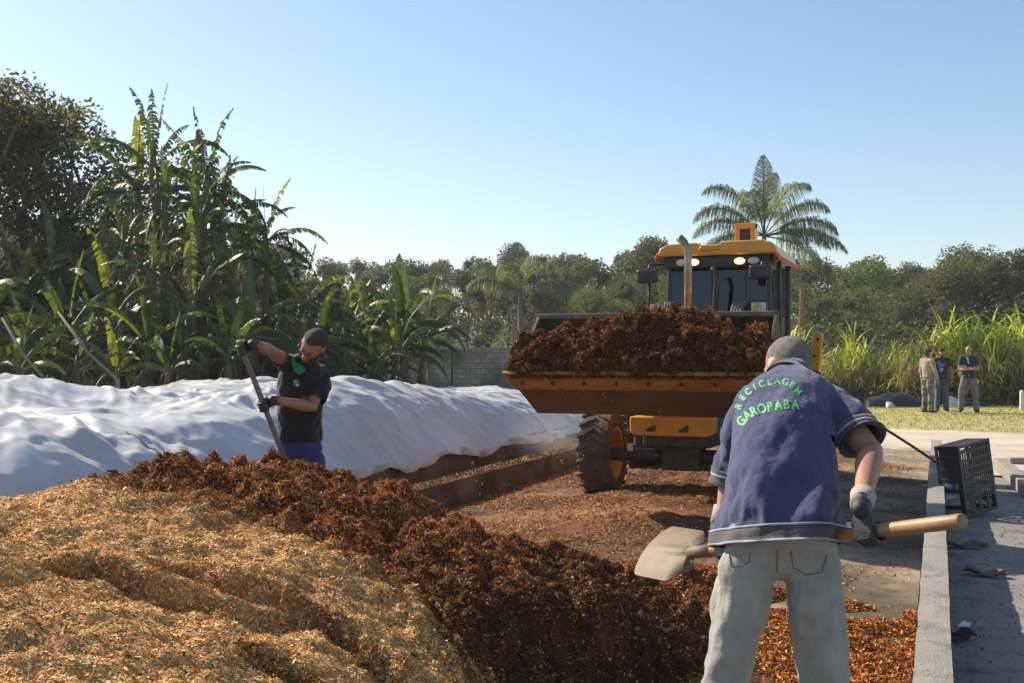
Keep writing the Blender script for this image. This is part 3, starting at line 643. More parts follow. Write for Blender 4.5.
def wheel(name, cx, cy, r, wdt, z0, rimr, side):
    t = thing(name, None, None); bpy.data.objects.remove(t)
    mb = MB(); n = 48; pr = [(-.5, rimr+.02), (-.5, r*.86), (-.44, r*.955), (-.25, r*.975), (.25, r*.975), (.44, r*.955), (.5, r*.86), (.5, rimr+.02)]
    cz = z0+r
    for k in range(n):
        a = 2*math.pi*k/n
        for (s, q) in pr: mb.v.append((cx+s*wdt, cy+q*math.cos(a), cz+q*math.sin(a)))
    m = len(pr)
    for k in range(n):
        for j in range(m): a = k*m+j; b = k*m+(j+1) % m; c = ((k+1) % n)*m; mb.f.append((a, b, c+(j+1) % m, c+j))
    nl = 20                                                                    # chevron lugs
    for k in range(nl):
        for s in (-1, 1):
            a0 = 2*math.pi*(k+(0 if s < 0 else .5))/nl
            vs = []
            for (sx, da) in ((.02, 0), (.27, .12), (.5, .2)):
                for (h, dw) in ((r*.96, -.055), (r*1.02, -.035), (r*1.02, .035), (r*.96, .055)):
                    if sx == .5: h = h-.02*r
                    a = a0+da+dw; vs.append((cx+s*sx*wdt, cy+h*math.cos(a), cz+h*math.sin(a)))
            mb.add(vs, [(0, 1, 5, 4), (1, 2, 6, 5), (2, 3, 7, 6), (4, 5, 9, 8), (5, 6, 10, 9), (6, 7, 11, 10), (0, 3, 2, 1), (8, 9, 10, 11), (0, 4, 7, 3), (4, 8, 11, 7)])
    wh = mb.build('wheel', m_rub, ld)
    rb = MB(); pr = [(-.46, rimr+.03), (-.46, rimr-.02), (-.1, rimr-.05), (.1, rimr-.05), (.46, rimr-.02), (.46, rimr+.03)]
    for k in range(36):
        a = 2*math.pi*k/36
        for (s, q) in pr: rb.v.append((cx+s*wdt, cy+q*math.cos(a), cz+q*math.sin(a)))
    m = len(pr)
    for k in range(36):
        for j in range(m-1): a = k*m+j; c = ((k+1) % 36)*m; rb.f.append((a, a+1, c+j+1, c+j))
    rb.tube([(cx-side*.05*wdt, cy, cz), (cx+side*.1*wdt, cy, cz)], rimr*.98, 36); rb.tube([(cx-side*.1*wdt, cy, cz), (cx+side*.45*wdt, cy, cz)], rimr*.42, 24)
    for k in range(8):
        a = 2*math.pi*k/8; rb.tube([(cx-side*.02, cy+math.cos(a)*rimr*.62, cz+math.sin(a)*rimr*.62), (cx+side*(.1*wdt+.03), cy+math.cos(a)*rimr*.62, cz+math.sin(a)*rimr*.62)], .016, 6)
    rb.build('rim', m_yel, wh, smooth=False, bevel=.004)
wheel('wheel', LX-.90, 11.6, .47, .33, .05, .27, -1); wheel('wheel', LX+.90, 11.6, .47, .33, .05, .27, 1)
wheel('wheel', LX-.95, 13.9, .68, .42, 0.02, .38, -1); wheel('wheel', LX+.95, 13.9, .68, .42, 0.02, .38, 1)
for s in (-1, 1):                                                             # rear mudguards
    mb = MB(); x0, x1 = LX+s*.72, LX+s*1.05
    pr = [(13.9+.76*math.cos(a), .68+.74*math.sin(a)) for a in [R(q) for q in range(10, 175, 11)]]
    poly = pr+[(13.9+.73*math.cos(a), .68+.71*math.sin(a)) for a in [R(q) for q in reversed(range(10, 175, 11))]]
    mb.prism(poly, min(x0, x1), max(x0, x1), 0).build('mudguard', m_blk, ld, bevel=.01)
# stabiliser tower seen beside the cab
st = MB().prism([(LX+.80, 1.30), (LX+1.06, 1.36), (LX+1.10, 1.86), (LX+1.01, 1.90), (LX+.97, 1.70), (LX+.80, 1.66)], 15.0, 15.2, 1).build('stabiliser', m_yel, ld, bevel=.02)
MB().tube([(LX+.99, 14.985, 1.56), (LX+.99, 15.01, 1.56)], .022, 8).tube([(LX+1.04, 14.985, 1.78), (LX+1.04, 15.01, 1.78)], .018, 8).build('bolt', m_dark, st)
MB().tube([(LX+.95, 15.1, 1.3), (LX+.95, 15.1, .15)], .06, 10).box2((LX+.82, 14.9, .02), (LX+1.1, 15.3, .1)).build('stabiliser_leg', m_blk, ld)
# --- cab
C0, C1 = LX-.54, LX+.74; YF, YB = 12.95, 14.55; ZT = 2.72
MB().box2((C0+.03, YF, .9), (C1-.03, YB, 1.55)).build('cab_base', m_yel, ld, bevel=.03)
fr = MB()
for x in (C0+.03, C1-.03):
    fr.tube([(x, YF-.02, 1.5), (x+(.03 if x < LX else -.03), YF+.06, ZT)], .032, 8)
    fr.tube([(x, YB, 1.5), (x, YB, ZT)], .035, 8); fr.tube([(x, 13.75, 1.5), (x, 13.72, ZT)], .028, 8)
    fr.tube([(x, YF, 1.56), (x, YB, 1.56)], .03, 8)
fr.tube([(C0, YF, 1.57), (C1, YF, 1.57)], .03, 8); fr.tube([(C0, YF+.04, ZT-.02), (C1, YF+.04, ZT-.02)], .05, 8); fr.tube([(C0, YB, 1.57), (C1, YB, 1.57)], .03, 8)
fr.tube([(LX+.42, YF-.005, 1.56), (LX+.42, YF+.05, ZT)], .008, 6)
fr.build('cab_frame', m_blk, ld)
MB().add([(C0+.05, YF, 1.58), (C1-.05, YF, 1.58), (C1-.08, YF+.06, ZT-.04), (C0+.08, YF+.06, ZT-.04)], [(0, 1, 2, 3)]).build('windscreen', m_glass, ld)
for x in (C0+.035, C1-.035): MB().add([(x, YF+.05, 1.6), (x, YB-.05, 1.6), (x, YB-.05, ZT-.04), (x, YF+.1, ZT-.04)], [(0, 1, 2, 3)]).build('side_window', m_sglass, ld)
MB().add([(C0+.06, YB, 1.6), (C1-.06, YB, 1.6), (C1-.06, YB, ZT-.04), (C0+.06, YB, ZT-.04)], [(0, 1, 2, 3)]).build('rear_window', m_glass, ld)
# inside the cab: seat, column, dash
MB().box((LX, 13.95, 1.62), (.5, .48, .14)).box((LX, 14.2, 2.0), (.48, .12, .7)).build('seat', m_blk, ld, bevel=.04)
mb = MB().tube([(LX, 13.1, 1.5), (LX, 13.45, 1.95)], .05, 8); mb.tube([(LX+.2*math.cos(a), 13.47+.06*math.sin(a), 1.97+.19*math.sin(a)) for a in [2*math.pi*k/20 for k in range(21)]], .014, 6)
mb.build('steering_wheel', m_blk, ld)
MB().box2((C0+.06, YF+.03, 1.5), (C1-.06, YF+.18, 1.72)).build('dashboard', m_blk, ld, bevel=.03)
# roof with a raised middle panel
rf = MB().prism([(C0-.05, 2.74), (C0-.02, 2.84), (C0+.08, 2.885), (LX-.12, 2.895), (LX-.06, 2.865), (LX+.12, 2.865), (LX+.19, 2.90), (C1-.08, 2.905), (C1+.04, 2.84), (C1+.07, 2.74)], YF-.16, YB+.1, 1).build('roof', m_yel, ld, bevel=.025)
MB().prism([(LX-.10, 2.80), (LX-.06, 2.857), (LX+.11, 2.857), (LX+.16, 2.80)], YF-.19, YF-.1, 1).build('roof_lip', m_yel, rf, bevel=.01)
MB().prism([(C1+.045, 2.78), (C1+.10, 2.72), (C1+.09, 2.67), (C1+.05, 2.72)], YF-.15, YB+.08, 1).build('roof_trim', m_red, rf, bevel=.008)
MB().prism([(C0-.045, 2.80), (C0-.085, 2.73), (C0-.075, 2.68), (C0-.045, 2.72)], YF-.15, YB+.08, 1).build('roof_trim', m_red, rf, bevel=.008)
MB().box2((C0+.02, YF-.10, 2.60), (C1-.02, YF+.02, 2.742)).build('lamp_panel', m_blk, rf, bevel=.02)
for k, (dx, lit) in enumerate(((-.30, 0), (-.155, 1), (.38, 1), (.54, 0))):
    x = LX+dx; y0 = YF-.10
    MB().ell((x, y0-.005, 2.665), (.078, .04, .055), n=20).build('lamp_housing', m_dark, rf, smooth=True)
    l = MB().ell((x, y0-.035, 2.665), (.066, .016, .042), n=20).build('work_lamp', m_lit if lit else m_lamp, rf, smooth=True)
    if lit: MB().ell((x, y0-.05, 2.665), (.035, .008, .026), n=12).build('bulb', m_lit2, l, smooth=True)
# mirrors
for s, xm in ((-1, C0-.13), (1, C1-.10)):
    mr = MB().box((xm, YF-.30, 2.50 if s < 0 else 2.52), (.25, .07, .16)).build('mirror', m_blk, ld, bevel=.025)
    a = MB().tube([(C0 if s < 0 else C1-.02, YF, 2.66), (xm+.02, YF-.28, 2.63), (xm, YF-.28, 2.56)], .014, 8)
    if s < 0: a.tube([(xm+.02, YF-.28, 2.45), (xm-.03, YF-.15, 1.9), (C0, YF, 1.75)], .016, 8)
    a.build('mirror_arm', m_blk, mr, smooth=True)
    MB().box((xm, YF-.262, 2.51), (.22, .006, .13)).build('mirror_glass', m_chrome, mr)
MB().box((LX-.36, YF+.13, 2.46), (.18, .05, .12), Matrix.Rotation(R(-12), 3, 'Y')).tube([(LX-.36, YF+.1, 2.48), (LX-.45, YF+.08, 2.62)], .01, 6).build('interior_mirror', m_blk, ld, bevel=.015)
MB().box((C1+.015, YF+.42, 2.42), (.04, .06, .18)).build('door_handle', m_blk, ld, bevel=.01)
# headlight
hl = MB().box((C1-.14, YF-.12, 2.10), (.19, .10, .19)).build('headlight', m_blk, ld, bevel=.015)
MB().box((C1-.14, YF-.172, 2.10), (.165, .012, .165)).build('lens', m_lamp, hl, bevel=.01); MB().ell((C1-.14, YF-.181, 2.11), (.028, .01, .028)).build('bulb', m_amb, hl, smooth=True)
MB().box2((C1-.17, YF-.1, 1.6), (C1-.11, YF-.06, 2.02)).build('headlight_bracket', m_blk, hl)
# exhaust stack with cut, bent tip; black intake pipe
MB().tube([(LX-.09, 12.2, 1.5), (LX-.09, 12.2, 2.66), (LX-.10, 12.2, 2.76), (LX-.135, 12.19, 2.84), (LX-.19, 12.18, 2.90)], .046, 16).build('exhaust_pipe', pm('exhaust_steel', (.45, .36, .28), .35, metal=.9, var=(.22, .14, .09), scale=6, detail=8), ld, smooth=True)
MB().tube([(LX+.13, 12.5, 1.6), (LX+.15, 12.5, 2.2), (LX+.17, 12.5, 2.46), (LX+.15, 12.5, 2.54), (LX+.12, 12.5, 2.57)], .026, 10).build('grab_rail', m_blk, ld, smooth=True)
MB().tube([(LX+.62, YF-.03, 1.75), (LX+.52, YF-.03, 1.88), (LX+.42, YF-.03, 2.10)], .010, 6).tube([(LX+.30, YF-.035, 1.95), (LX+.52, YF-.03, 1.88)], .012, 6).build('wiper', m_blk, ld, smooth=True)
# --- backhoe boom folded up behind the cab
bm_ = MB(); bx0 = LX-.02
bm_.prism([(14.9, 1.0), (15.35, 1.0), (15.3, 2.6), (15.15, 3.42), (14.95, 3.42), (14.95, 2.6)], bx0-.02, bx0+.05, 0); bm_.prism([(14.9, 1.0), (15.35, 1.0), (15.3, 2.6), (15.15, 3.42), (14.95, 3.42), (14.95, 2.6)], bx0+.18, bx0+.25, 0)
bm_.box2((bx0+.05, 15.08, 1.0), (bx0+.18, 15.14, 3.40)).box2((bx0-.02, 14.93, 3.34), (bx0+.25, 15.16, 3.42))
bm_.v = [(a, b, c-.07) for a, b, c in bm_.v]
bo = bm_.build('backhoe_boom', m_yel, ld, bevel=.01)
MB().tube([(bx0+.115, 15.02, 2.4), (bx0+.115, 15.0, 3.1)], .03, 10).build('hydraulic_cylinder', m_chrome, bo, smooth=True)
MB().box((bx0+.115, 15.0, 3.2), (.11, .12, .17)).build('pivot_block', m_blk, bo, bevel=.01)
MB().box2((LX-.5, 14.62, .5), (LX+1.1, 15.0, 1.1)).build('rear_frame', m_dark, ld, bevel=.02)
# ================================================================== VEGETATION
def trunk_mesh(name, segs, mat, n=8):
    mb = MB()
    for pts, rs in segs: mb.tube(pts, rs, n)
    return mb
FOR = [(.075, .085, .038), (.095, .105, .05), (.060, .068, .035), (.12, .12, .065), (.085, .088, .052)]
OLV = [(.13, .12, .075), (.16, .145, .095), (.10, .095, .06), (.12, .105, .07)]
BRT = [(.11, .15, .045), (.15, .18, .06), (.08, .10, .035)]
def make_tree(name, seed, H=10., crown=(.42, 1.0), spread=2.6, nleaf=9500, lsize=.2, cols=FOR, lobes=16, trunk_r=.18, sparse=0.):
    rng = np.random.default_rng(seed); rd = random.Random(seed)
    root = thing(name, None, None)
    segs = []; tp = [V(0, 0, -.1)]; 
    for k in range(1, 7): tp.append(V(rd.uniform(-.25, .25)*k*.35, rd.uniform(-.25, .25)*k*.35, H*.85*k/6))
    segs.append((tp, [trunk_r*(1-.13*k) for k in range(7)]))
    cs = []
    for k in range(lobes):
        zf = rd.uniform(*crown); rr = spread*math.sqrt(max(.05, 1-((zf-.68)/.42)**2))*rd.uniform(.3, .95); a = rd.uniform(0, 6.28)
        c = V(rr*math.cos(a), rr*math.sin(a), H*zf*.93); r = rd.uniform(.55, 1.15)*spread*.42; cs.append((c, r))
        ti = min(5, max(1, int(zf*6)-1)); b = tp[ti]; mid = (b+c)/2+V(rd.uniform(-.2, .2), rd.uniform(-.2, .2), .25)
        segs.append(([b, mid, c+V(0, 0, -r*.2)], [trunk_r*.38, trunk_r*.25, trunk_r*.1]))
    cs.append((tp[-1]+V(0, 0, H*.06), spread*.42))
    mb = MB()
    for pts, rs in segs: mb.tube(pts, rs, 6)
    mb.build('trunk', M['bark'], root, smooth=True, world=False)
    wts = np.array([r**2 for c, r in cs]); wts /= wts.sum(); idx = rng.choice(len(cs), nleaf, p=wts)
    C = np.array([list(c) for c, r in cs])[idx]; Rr = np.array([r for c, r in cs])[idx]
    d = rng.normal(size=(nleaf, 3)); d /= np.linalg.norm(d, axis=1)[:, None]
    # leaves gather in tufts near the surface of each lobe
    tuft = fbm(C*3+d*2.2, 2, seed); rad = Rr*(rng.uniform(size=nleaf)**.35)*(1+.35*tuft)
    p = C+d*rad[:, None]*np.array([1, 1, .8]); keep = tuft > (-.35+sparse); p = p[keep]
    col = pal(rng, len(p), cols, .25)*(1+.25*fbm(p*.9, 2, seed+1))[:, None]
    v, f, c = quads_leaf(p, lsize, np.clip(col, .01, .6), rng, (.45, .8), up=.2)
    link_mesh('crown', mesh_np('crown', v, f, c), M['leaf'], root, world=False)
    return root
def hide_proto(r):
    for c in list(r.children): hide_proto(c)
    bpy.data.objects.remove(r)

F_TYPES = [('forest_tree', 'tall dark-green round-crowned tree in the forest behind the yard', make_tree('forest_tree', 1, 10, (.45, 1), 2.7, cols=FOR)),
           ('forest_tree', 'grey-olive feathery tree in the forest behind the yard', make_tree('forest_tree', 2, 10, (.25, 1), 1.9, cols=OLV, lsize=.17, nleaf=11000, lobes=22)),
           ('forest_tree', 'spreading forest tree with a loose, mid-green crown and visible trunk', make_tree('forest_tree', 3, 10, (.55, 1), 3.0, cols=FOR+OLV[:2], sparse=.15)),
           ('forest_tree', 'bright yellow-green bushy tree low in the forest edge', make_tree('forest_tree', 4, 10, (.2, 1), 3.2, cols=BRT, nleaf=10000)),
           ('forest_tree', 'narrow dark forest tree with bare lower trunk', make_tree('forest_tree', 5, 10, (.6, 1), 2.0, cols=FOR, lobes=12, nleaf=7000, sparse=.1))]
def skyline(px): return np.interp(px, [-200, 0, 200, 330, 380, 430, 500, 560, 610, 650, 700, 760, 850, 900, 935, 965, 1010, 1100, 1300], [225, 215, 235, 262, 264, 262, 255, 253, 248, 240, 246, 256, 258, 262, 266, 252, 250, 246, 240])
used = set(); rd = random.Random(11)
FL = ['dark round-crowned', 'grey-olive feathery', 'loose spreading', 'bright yellow-green bushy', 'narrow dark']
def forest_label(px, D, typ):
    spot = next(t for lim, t in ((0, 'beyond the left edge'), (120, 'behind the bare tree'), (220, 'behind the tallest banana plant'), (330, 'behind the shovelling worker'), (380, 'behind the right end of the grove'), (430, 'left of the visible block wall'), (470, 'above the visible block wall'), (505, 'left of the small palm'), (540, 'right of the small palm'), (575, 'above the left end of the bucket'),
        (615, 'above the compost load'), (655, 'just left of the loader cab'), (690, 'behind the exhaust pipe'), (725, 'behind the cab roof'), (765, 'behind the raised boom'), (800, 'behind the tall palm trunk'), (835, 'right of the tall palm'), (870, 'above the stooping man'), (905, 'left of the three men'), (935, 'above the man in beige'), (960, 'above the man in the cap'), (990, 'above the bald man'), (1024, 'at the right edge'), (5000, 'beyond the right edge')) if px < lim)
    row = 'front-row' if D < 60 else 'second-row' if D < 70 else 'third-row' if D < 84 else 'rearmost'
    return f'{row} {FL[typ]} forest tree {spot}'
def place_forest(px, D, top, typ):
    name, label, proto = F_TYPES[typ]; label = forest_label(px, D, typ); g = P(px, 353, D); H = CAMZ-(top-353)*D/1100
    s = H/10.0; wide = s*rd.uniform(.9, 1.25)
    o = copy_tree(proto, (g.x, g.y, 0), rd.uniform(0, 6.28), (wide, wide, s)); tag(o, label, 'tree', 'forest trees behind the boundary wall')
    return o
for D, step, off in ((62, 34, 34), (76, 30, 16), (92, 27, 2)):
    px = -160
    while px < 1260:
        j = rd.uniform(-10, 10); top = float(skyline(px+j))-6+off+rd.uniform(-7, 9)
        if px < 330 and D < 70: px += step; continue
        place_forest(px+j, D+rd.uniform(-5, 5), top, rd.choice([0, 0, 1, 2, 4] if D > 70 else [0, 1, 1, 2, 3, 4])); px += step*rd.uniform(.8, 1.2)
for px, D, top, ty in ((655, 70, 240, 0), (690, 71, 246, 2), (560, 66, 262, 1), (745, 70, 252, 0), (870, 66, 262, 3), (620, 56, 300, 3), (700, 55, 302, 3), (590, 58, 292, 3), (440, 64, 300, 1),
                       (960, 58, 256, 2), (1005, 56, 251, 4), (930, 62, 270, 1), (985, 60, 262, 0), (850, 57, 292, 1), (905, 55, 300, 4), (1040, 56, 250, 2)):
    place_forest(px, D, top, ty)
# hills and undergrowth behind the trunks
def hill(x, y): return np.clip((y-70)/40, 0, 1)*4.2+np.clip((y-100)/120, 0, 1)*5+fbm(p2(x, y, .02), 3, 5)*1.2-1
hl_ = link_mesh('hills', grid_mesh('hills', -330, 330, 60, 420, 6, hill), pm('hill_green', (.035, .045, .02), .95, var=(.06, .07, .03), scale=.3, bump=1, bscale=2), smooth=True); tag(hl_, kind='structure')
def under(name, label, n, xr, yr, zr, size, cols, seed):
    rng = np.random.default_rng(seed); p = np.stack([rng.uniform(*xr, n), rng.uniform(*yr, n), rng.uniform(0, 1, n)], 1)
    top = zr*(1+.5*fbm(p2(p[:, 0], p[:, 1], .35), 3, seed)); p[:, 2] *= top
    v, f, c = quads_leaf(p, size, pal(rng, n, cols, .3), rng, (.3, .6), up=.2)
    return tag(link_mesh(name, mesh_np(name, v, f, c), M['leaf']), label, None, None, 'stuff')
under('forest_undergrowth', 'dark undergrowth at the foot of the forest', 160000, (-75, 75), (47, 80), 3.6, .2, FOR[:3], 3)
under('grove_undergrowth', 'dark weeds and saplings below the banana grove', 26000, (-30, -14.2), (3, 25), 2.0, .28, FOR+BRT[:1], 4)
under('wall_weeds', 'weeds and dead grass at the foot of the boundary wall', 26000, (-14, 30), (36.3, 38.8), .7, .16, [(.18, .17, .06), (.10, .12, .03), (.22, .18, .09)], 5)

# ------------------------------------------------------------------ banana plants
GRN = [(.055, .080, .024), (.082, .11, .032), (.036, .056, .02)]; YLW = [(.26, .25, .05), (.16, .18, .04)]; DRY = [(.19, .14, .09), (.26, .20, .14), (.11, .08, .055)]
def banana_leaf(root, base, az, elev, L, W, droop, rng, cols, tatter=.5, hang=.35, name='leaf', petiole=.18):
    """arching midrib; each half-blade is a comb of strips torn apart here and there"""
    n = 26; rib = []; d = Vector((math.cos(az)*math.cos(elev), math.sin(az)*math.cos(elev), math.sin(elev))); p = Vector(base); ds = L/n
    for k in range(n+1):
        rib.append(p.copy()); d = (d+Vector((0, 0, -1))*droop*ds*(.4+1.4*k/n)).normalized(); p = p+d*ds
    side = Vector((-math.sin(az), math.cos(az), 0)); A = Acc()
    tc_ = pal(rng, 1, cols, .2)[0]
    mb_v = []; mb_f = []; cc = []
    k0 = int(n*petiole)
    for s in (-1, 1):
        tear = 0; 
        for k in range(k0, n):
            t = (k-k0)/(n-k0); t2 = (k+1-k0)/(n-k0); wd = lambda t: W*(math.sin(math.pi*min(1, t*.93+.05))**.55)*(1-.25*t)
            if rng.uniform() < tatter: tear = rng.uniform(-.25, .9)
            if tatter > .7 and rng.uniform() < .16: continue
            a, b = rib[k], rib[k+1]; up = (b-a).normalized().cross(side)*-1
            if up.z < 0: up = -up
            h = hang+tear*.45; out = side*s*math.cos(h)-Vector((0, 0, 1))*math.sin(h)*1.0+(b-a).normalized()*.35
            out2 = side*s*math.cos(h+.4)-Vector((0, 0, 1))*math.sin(h+.45)+(b-a).normalized()*.25
            w1, w2 = wd(t), wd(t2); gap = .16*rng.uniform(0, 1.6)*tatter**1.5; tear = tear+rng.normal()*.22*tatter
            b_ = b+(a-b)*gap
            v0 = [a, b_, b_+out*w2*.55, a+out*w1*.55, b_+out*w2*.55+out2*w2*.5+(a-b)*gap*2, a+out*w1*.55+out2*w1*.5]
            base_i = len(mb_v); mb_v += [tuple(q) for q in v0]; mb_f += [(base_i, base_i+1, base_i+2, base_i+3), (base_i+3, base_i+2, base_i+4, base_i+5)]
            cj = tc_*rng.uniform(.8, 1.2); edge = cj*.8+np.array(DRY[0])*.35 if rng.uniform() < .4*tatter else cj
            cc += [cj*1.15, cj*1.15, cj, cj, edge, edge]
    # midrib as a three-sided rod
    nb = len(mb_v)
    for k in range(n+1):
        r = .028*(1-k/n*.85)*L/2.2
        for (du, dv) in ((0, -1), (.9, .5), (-.9, .5)): mb_v.append(tuple(rib[k]+side*du*r+Vector((0, 0, 1))*dv*r)); cc.append(np.array((.20, .22, .07)) if cols is not DRY else np.array(DRY[1]))
    for k in range(n):
        for j in range(3): a = nb+k*3+j; b = nb+k*3+(j+1) % 3; mb_f.append((a, b, b+3, a+3))
    me = mesh_np(name, np.array(mb_v), np.array(mb_f), np.clip(np.array(cc), .01, .8))
    return link_mesh(name, me, M['banana'], root, world=False)
m_stem = pm('banana_stem', (.16, .13, .06), .7, var=(.10, .07, .04), scale=5, bump=.5, bscale=15, detail=8)
def make_banana(seed, H=4., nl=9, ndead=7, tat=.5, L=2.1, young=False, elevs=(1.45, .15), dspan=.5):
    rng = np.random.default_rng(seed); root = thing('banana_plant', None, None); lean = rng.uniform(-.12, .12, 2)*H*.6
    top = V(lean[0], lean[1], H*.62); 
    MB().tube([(0, 0, -.1), (lean[0]*.2, lean[1]*.2, H*.2), (lean[0]*.55, lean[1]*.55, H*.42), top, top+V(lean[0]*.1, 0, H*.08)], [.16, .14, .12, .09, .05], 10).build('stem', m_stem, root, smooth=True, world=False)
    for k in range(nl):
        az = k*2.4+rng.uniform(-.4, .4); t = k/(nl-1); el = elevs[0]+(elevs[1]-elevs[0])*t+rng.uniform(-.12, .12)
        banana_leaf(root, top+V(0, 0, .1), az, el, L*rng.uniform(.8, 1.15), L*.105*rng.uniform(.8, 1.2), (.5+.6*t)*rng.uniform(.7, 1.4), rng, (YLW if rng.uniform() < .22 else GRN), tat*rng.uniform(.6, 1.4), .3+.5*t)
    for k in range(ndead):
        az = rng.uniform(0, 6.28); banana_leaf(root, top+V(0, 0, rng.uniform(-dspan, .05)), az, rng.uniform(-1.3, .1), L*rng.uniform(.5, .9), L*.07, 1.6, rng, DRY, .95, 1.15, name='dead_leaf')
    return root
BAN = [make_banana(31, 4, 10, 9, .65), make_banana(32, 4, 11, 12, .85, 2.0), make_banana(33, 4, 11, 22, .95, 1.7, elevs=(1.5, .1)), make_banana(34, 4, 11, 3, .35, 2.2), make_banana(35, 4, 7, 6, .6, 1.9, elevs=(1.2, -.1)), make_banana(36, 8.2, 12, 34, .95, 1.75, elevs=(1.5, .0), dspan=3.2), make_banana(37, 8.2, 11, 22, .8, 1.9, elevs=(1.5, -.1), dspan=2.4)]
BLAB = ['banana plant with torn green arching leaves and brown dead leaves hanging below', 'banana plant with wind-shredded leaves in the left grove', 'ragged banana plant almost stripped to dangling brown leaves', 'full green banana plant with broad arching leaves', 'low banana plant with drooping, sagging leaves', 'very tall shredded banana plant wrapped in brown hanging leaves', 'very tall green banana plant with brown leaves hanging down its stem']
BL2 = ['torn green leaves and brown ones hanging', 'wind-shredded leaves', 'mostly brown dangling leaves', 'full green arching leaves', 'low drooping leaves', 'tall and wrapped in brown leaves', 'tall with green leaves']
def ban_label(px, D, typ):
    spot = next(t for lim, t in ((-20, 'beyond the left edge'), (15, 'at the far left edge'), (45, 'near the left edge'), (70, 'left of the leaning pale stalk'), (100, 'by the leaning pale stalk'), (128, 'below the bare tree'), (152, 'right of the bare tree'), (175, 'under the tallest banana plant'),
        (200, 'right under the tallest banana plant'), (228, 'left of the raised shovel'), (248, 'behind the raised shovel'), (275, 'behind the worker\'s raised arm'), (305, 'behind the worker\'s head'), (325, 'just right of the worker'), (345, 'second right of the worker'), (365, 'above the tarp crest'), (385, 'short of the block wall'), (2000, 'by the block wall')) if px < lim)
    row = 'front-row' if D < 20 else 'second-row' if D < 21.8 else 'third-row' if D < 25 else 'rear'
    return f'{row} banana plant, {BL2[typ]}, {spot}'
def ban(px, top, D, typ, rz, label=None, k=1.):
    """k: how far the leaf tips reach above the nominal height"""
    g = P(px, 353, D); H = CAMZ-(top-353)*D/1100; s = H/5.15*k if typ < 5 else H/7.1*k
    o = copy_tree(BAN[typ], (g.x, g.y, 0), rz, s); tag(o, label or ban_label(px, D, typ), 'banana plant', 'banana plants in the grove'); return o
ban(174, 76, 22.5, 5, .6, 'tallest banana plant, shredded, with brown leaves hanging round its stem')
ban(204, 118, 23.2, 6, 2.1, 'tall ragged banana plant just right of the tallest one')
ban(188, 100, 22.0, 5, 3.9, 'ragged brownish banana plant pressed against the tallest one')
ban(152, 108, 23.5, 6, 3.3, 'banana plant leaning left out of the tallest clump')
ban(234, 150, 23, 5, 1.0, 'stripped banana plant between the tallest clump and the shovelling worker')
ban(272, 178, 24, 6, 4.0, 'banana plant with one long leaf rising right above the shovelling worker')
ban(216, 142, 22.5, 5, 5.2); ban(250, 178, 23.5, 6, 1.2); ban(166, 140, 22, 6, 4.6); ban(138, 178, 22, 5, .9); ban(184, 160, 21, 5, 2.9); ban(300, 215, 24, 2, 3.9, None, 1.1); ban(226, 190, 21, 6, .6); ban(262, 215, 22, 5, 2.2); ban(286, 232, 22, 2, 2.2, None, 1.1); ban(195, 200, 21.5, 5, 1.7); ban(150, 215, 20.9, 6, 5.1); ban(340, 238, 24, 2, .7); ban(205, 190, 20.5, 0, 5.2); ban(290, 228, 23, 0, .3); ban(255, 240, 20.5, 3, 2.2); ban(330, 258, 24, 2, 1.4); ban(312, 268, 21.5, 1, 3.1)
ban(355, 258, 25.5, 1, 5.0); ban(350, 292, 22.5, 4, .9)
ban(405, 236, 25.5, 3, 2.6, 'green banana plant at the right end of the grove, leaves arching over the block wall')
ban(420, 262, 25.5, 0, .1, 'outermost banana plant in front of the pale block wall')
ban(388, 282, 23.5, 3, 4.4); ban(352, 246, 25, 2, 2.7, None, 1.05); ban(378, 252, 25.8, 1, .4); ban(334, 262, 23.2, 1, 5.7); ban(395, 262, 25.2, 2, 1.1); ban(402, 305, 24.0, 4, 1.7); ban(372, 318, 22.4, 3, 3.0)
ban(120, 205, 21, 1, 1.9); ban(95, 230, 20, 4, 4.1); ban(60, 232, 19.5, 0, .4); ban(25, 238, 18.5, 4, 2.9); ban(0, 215, 20, 3, 1.2); ban(-40, 225, 19, 0, 5.5)
ban(140, 255, 19.5, 3, 3.6); ban(80, 275, 18.2, 4, 5.9); ban(180, 262, 19.3, 4, 2.4); ban(30, 290, 17.5, 3, .8); ban(-80, 240, 18.5, 1, .8)
ban(225, 275, 19.2, 1, 4.9); ban(300, 300, 20.8, 3, 5.4); ban(165, 300, 18.6, 0, .2); ban(118, 300, 18.0, 1, 2.2)
for px, D, t in ((50, 27, 150), (110, 28, 165), (210, 28, 215), (255, 29, 232), (320, 30, 262), (20, 26, 170)): ban(px, t+28, D, rd.choice([0, 3]), rd.uniform(0, 6))
for b in BAN: hide_proto(b)

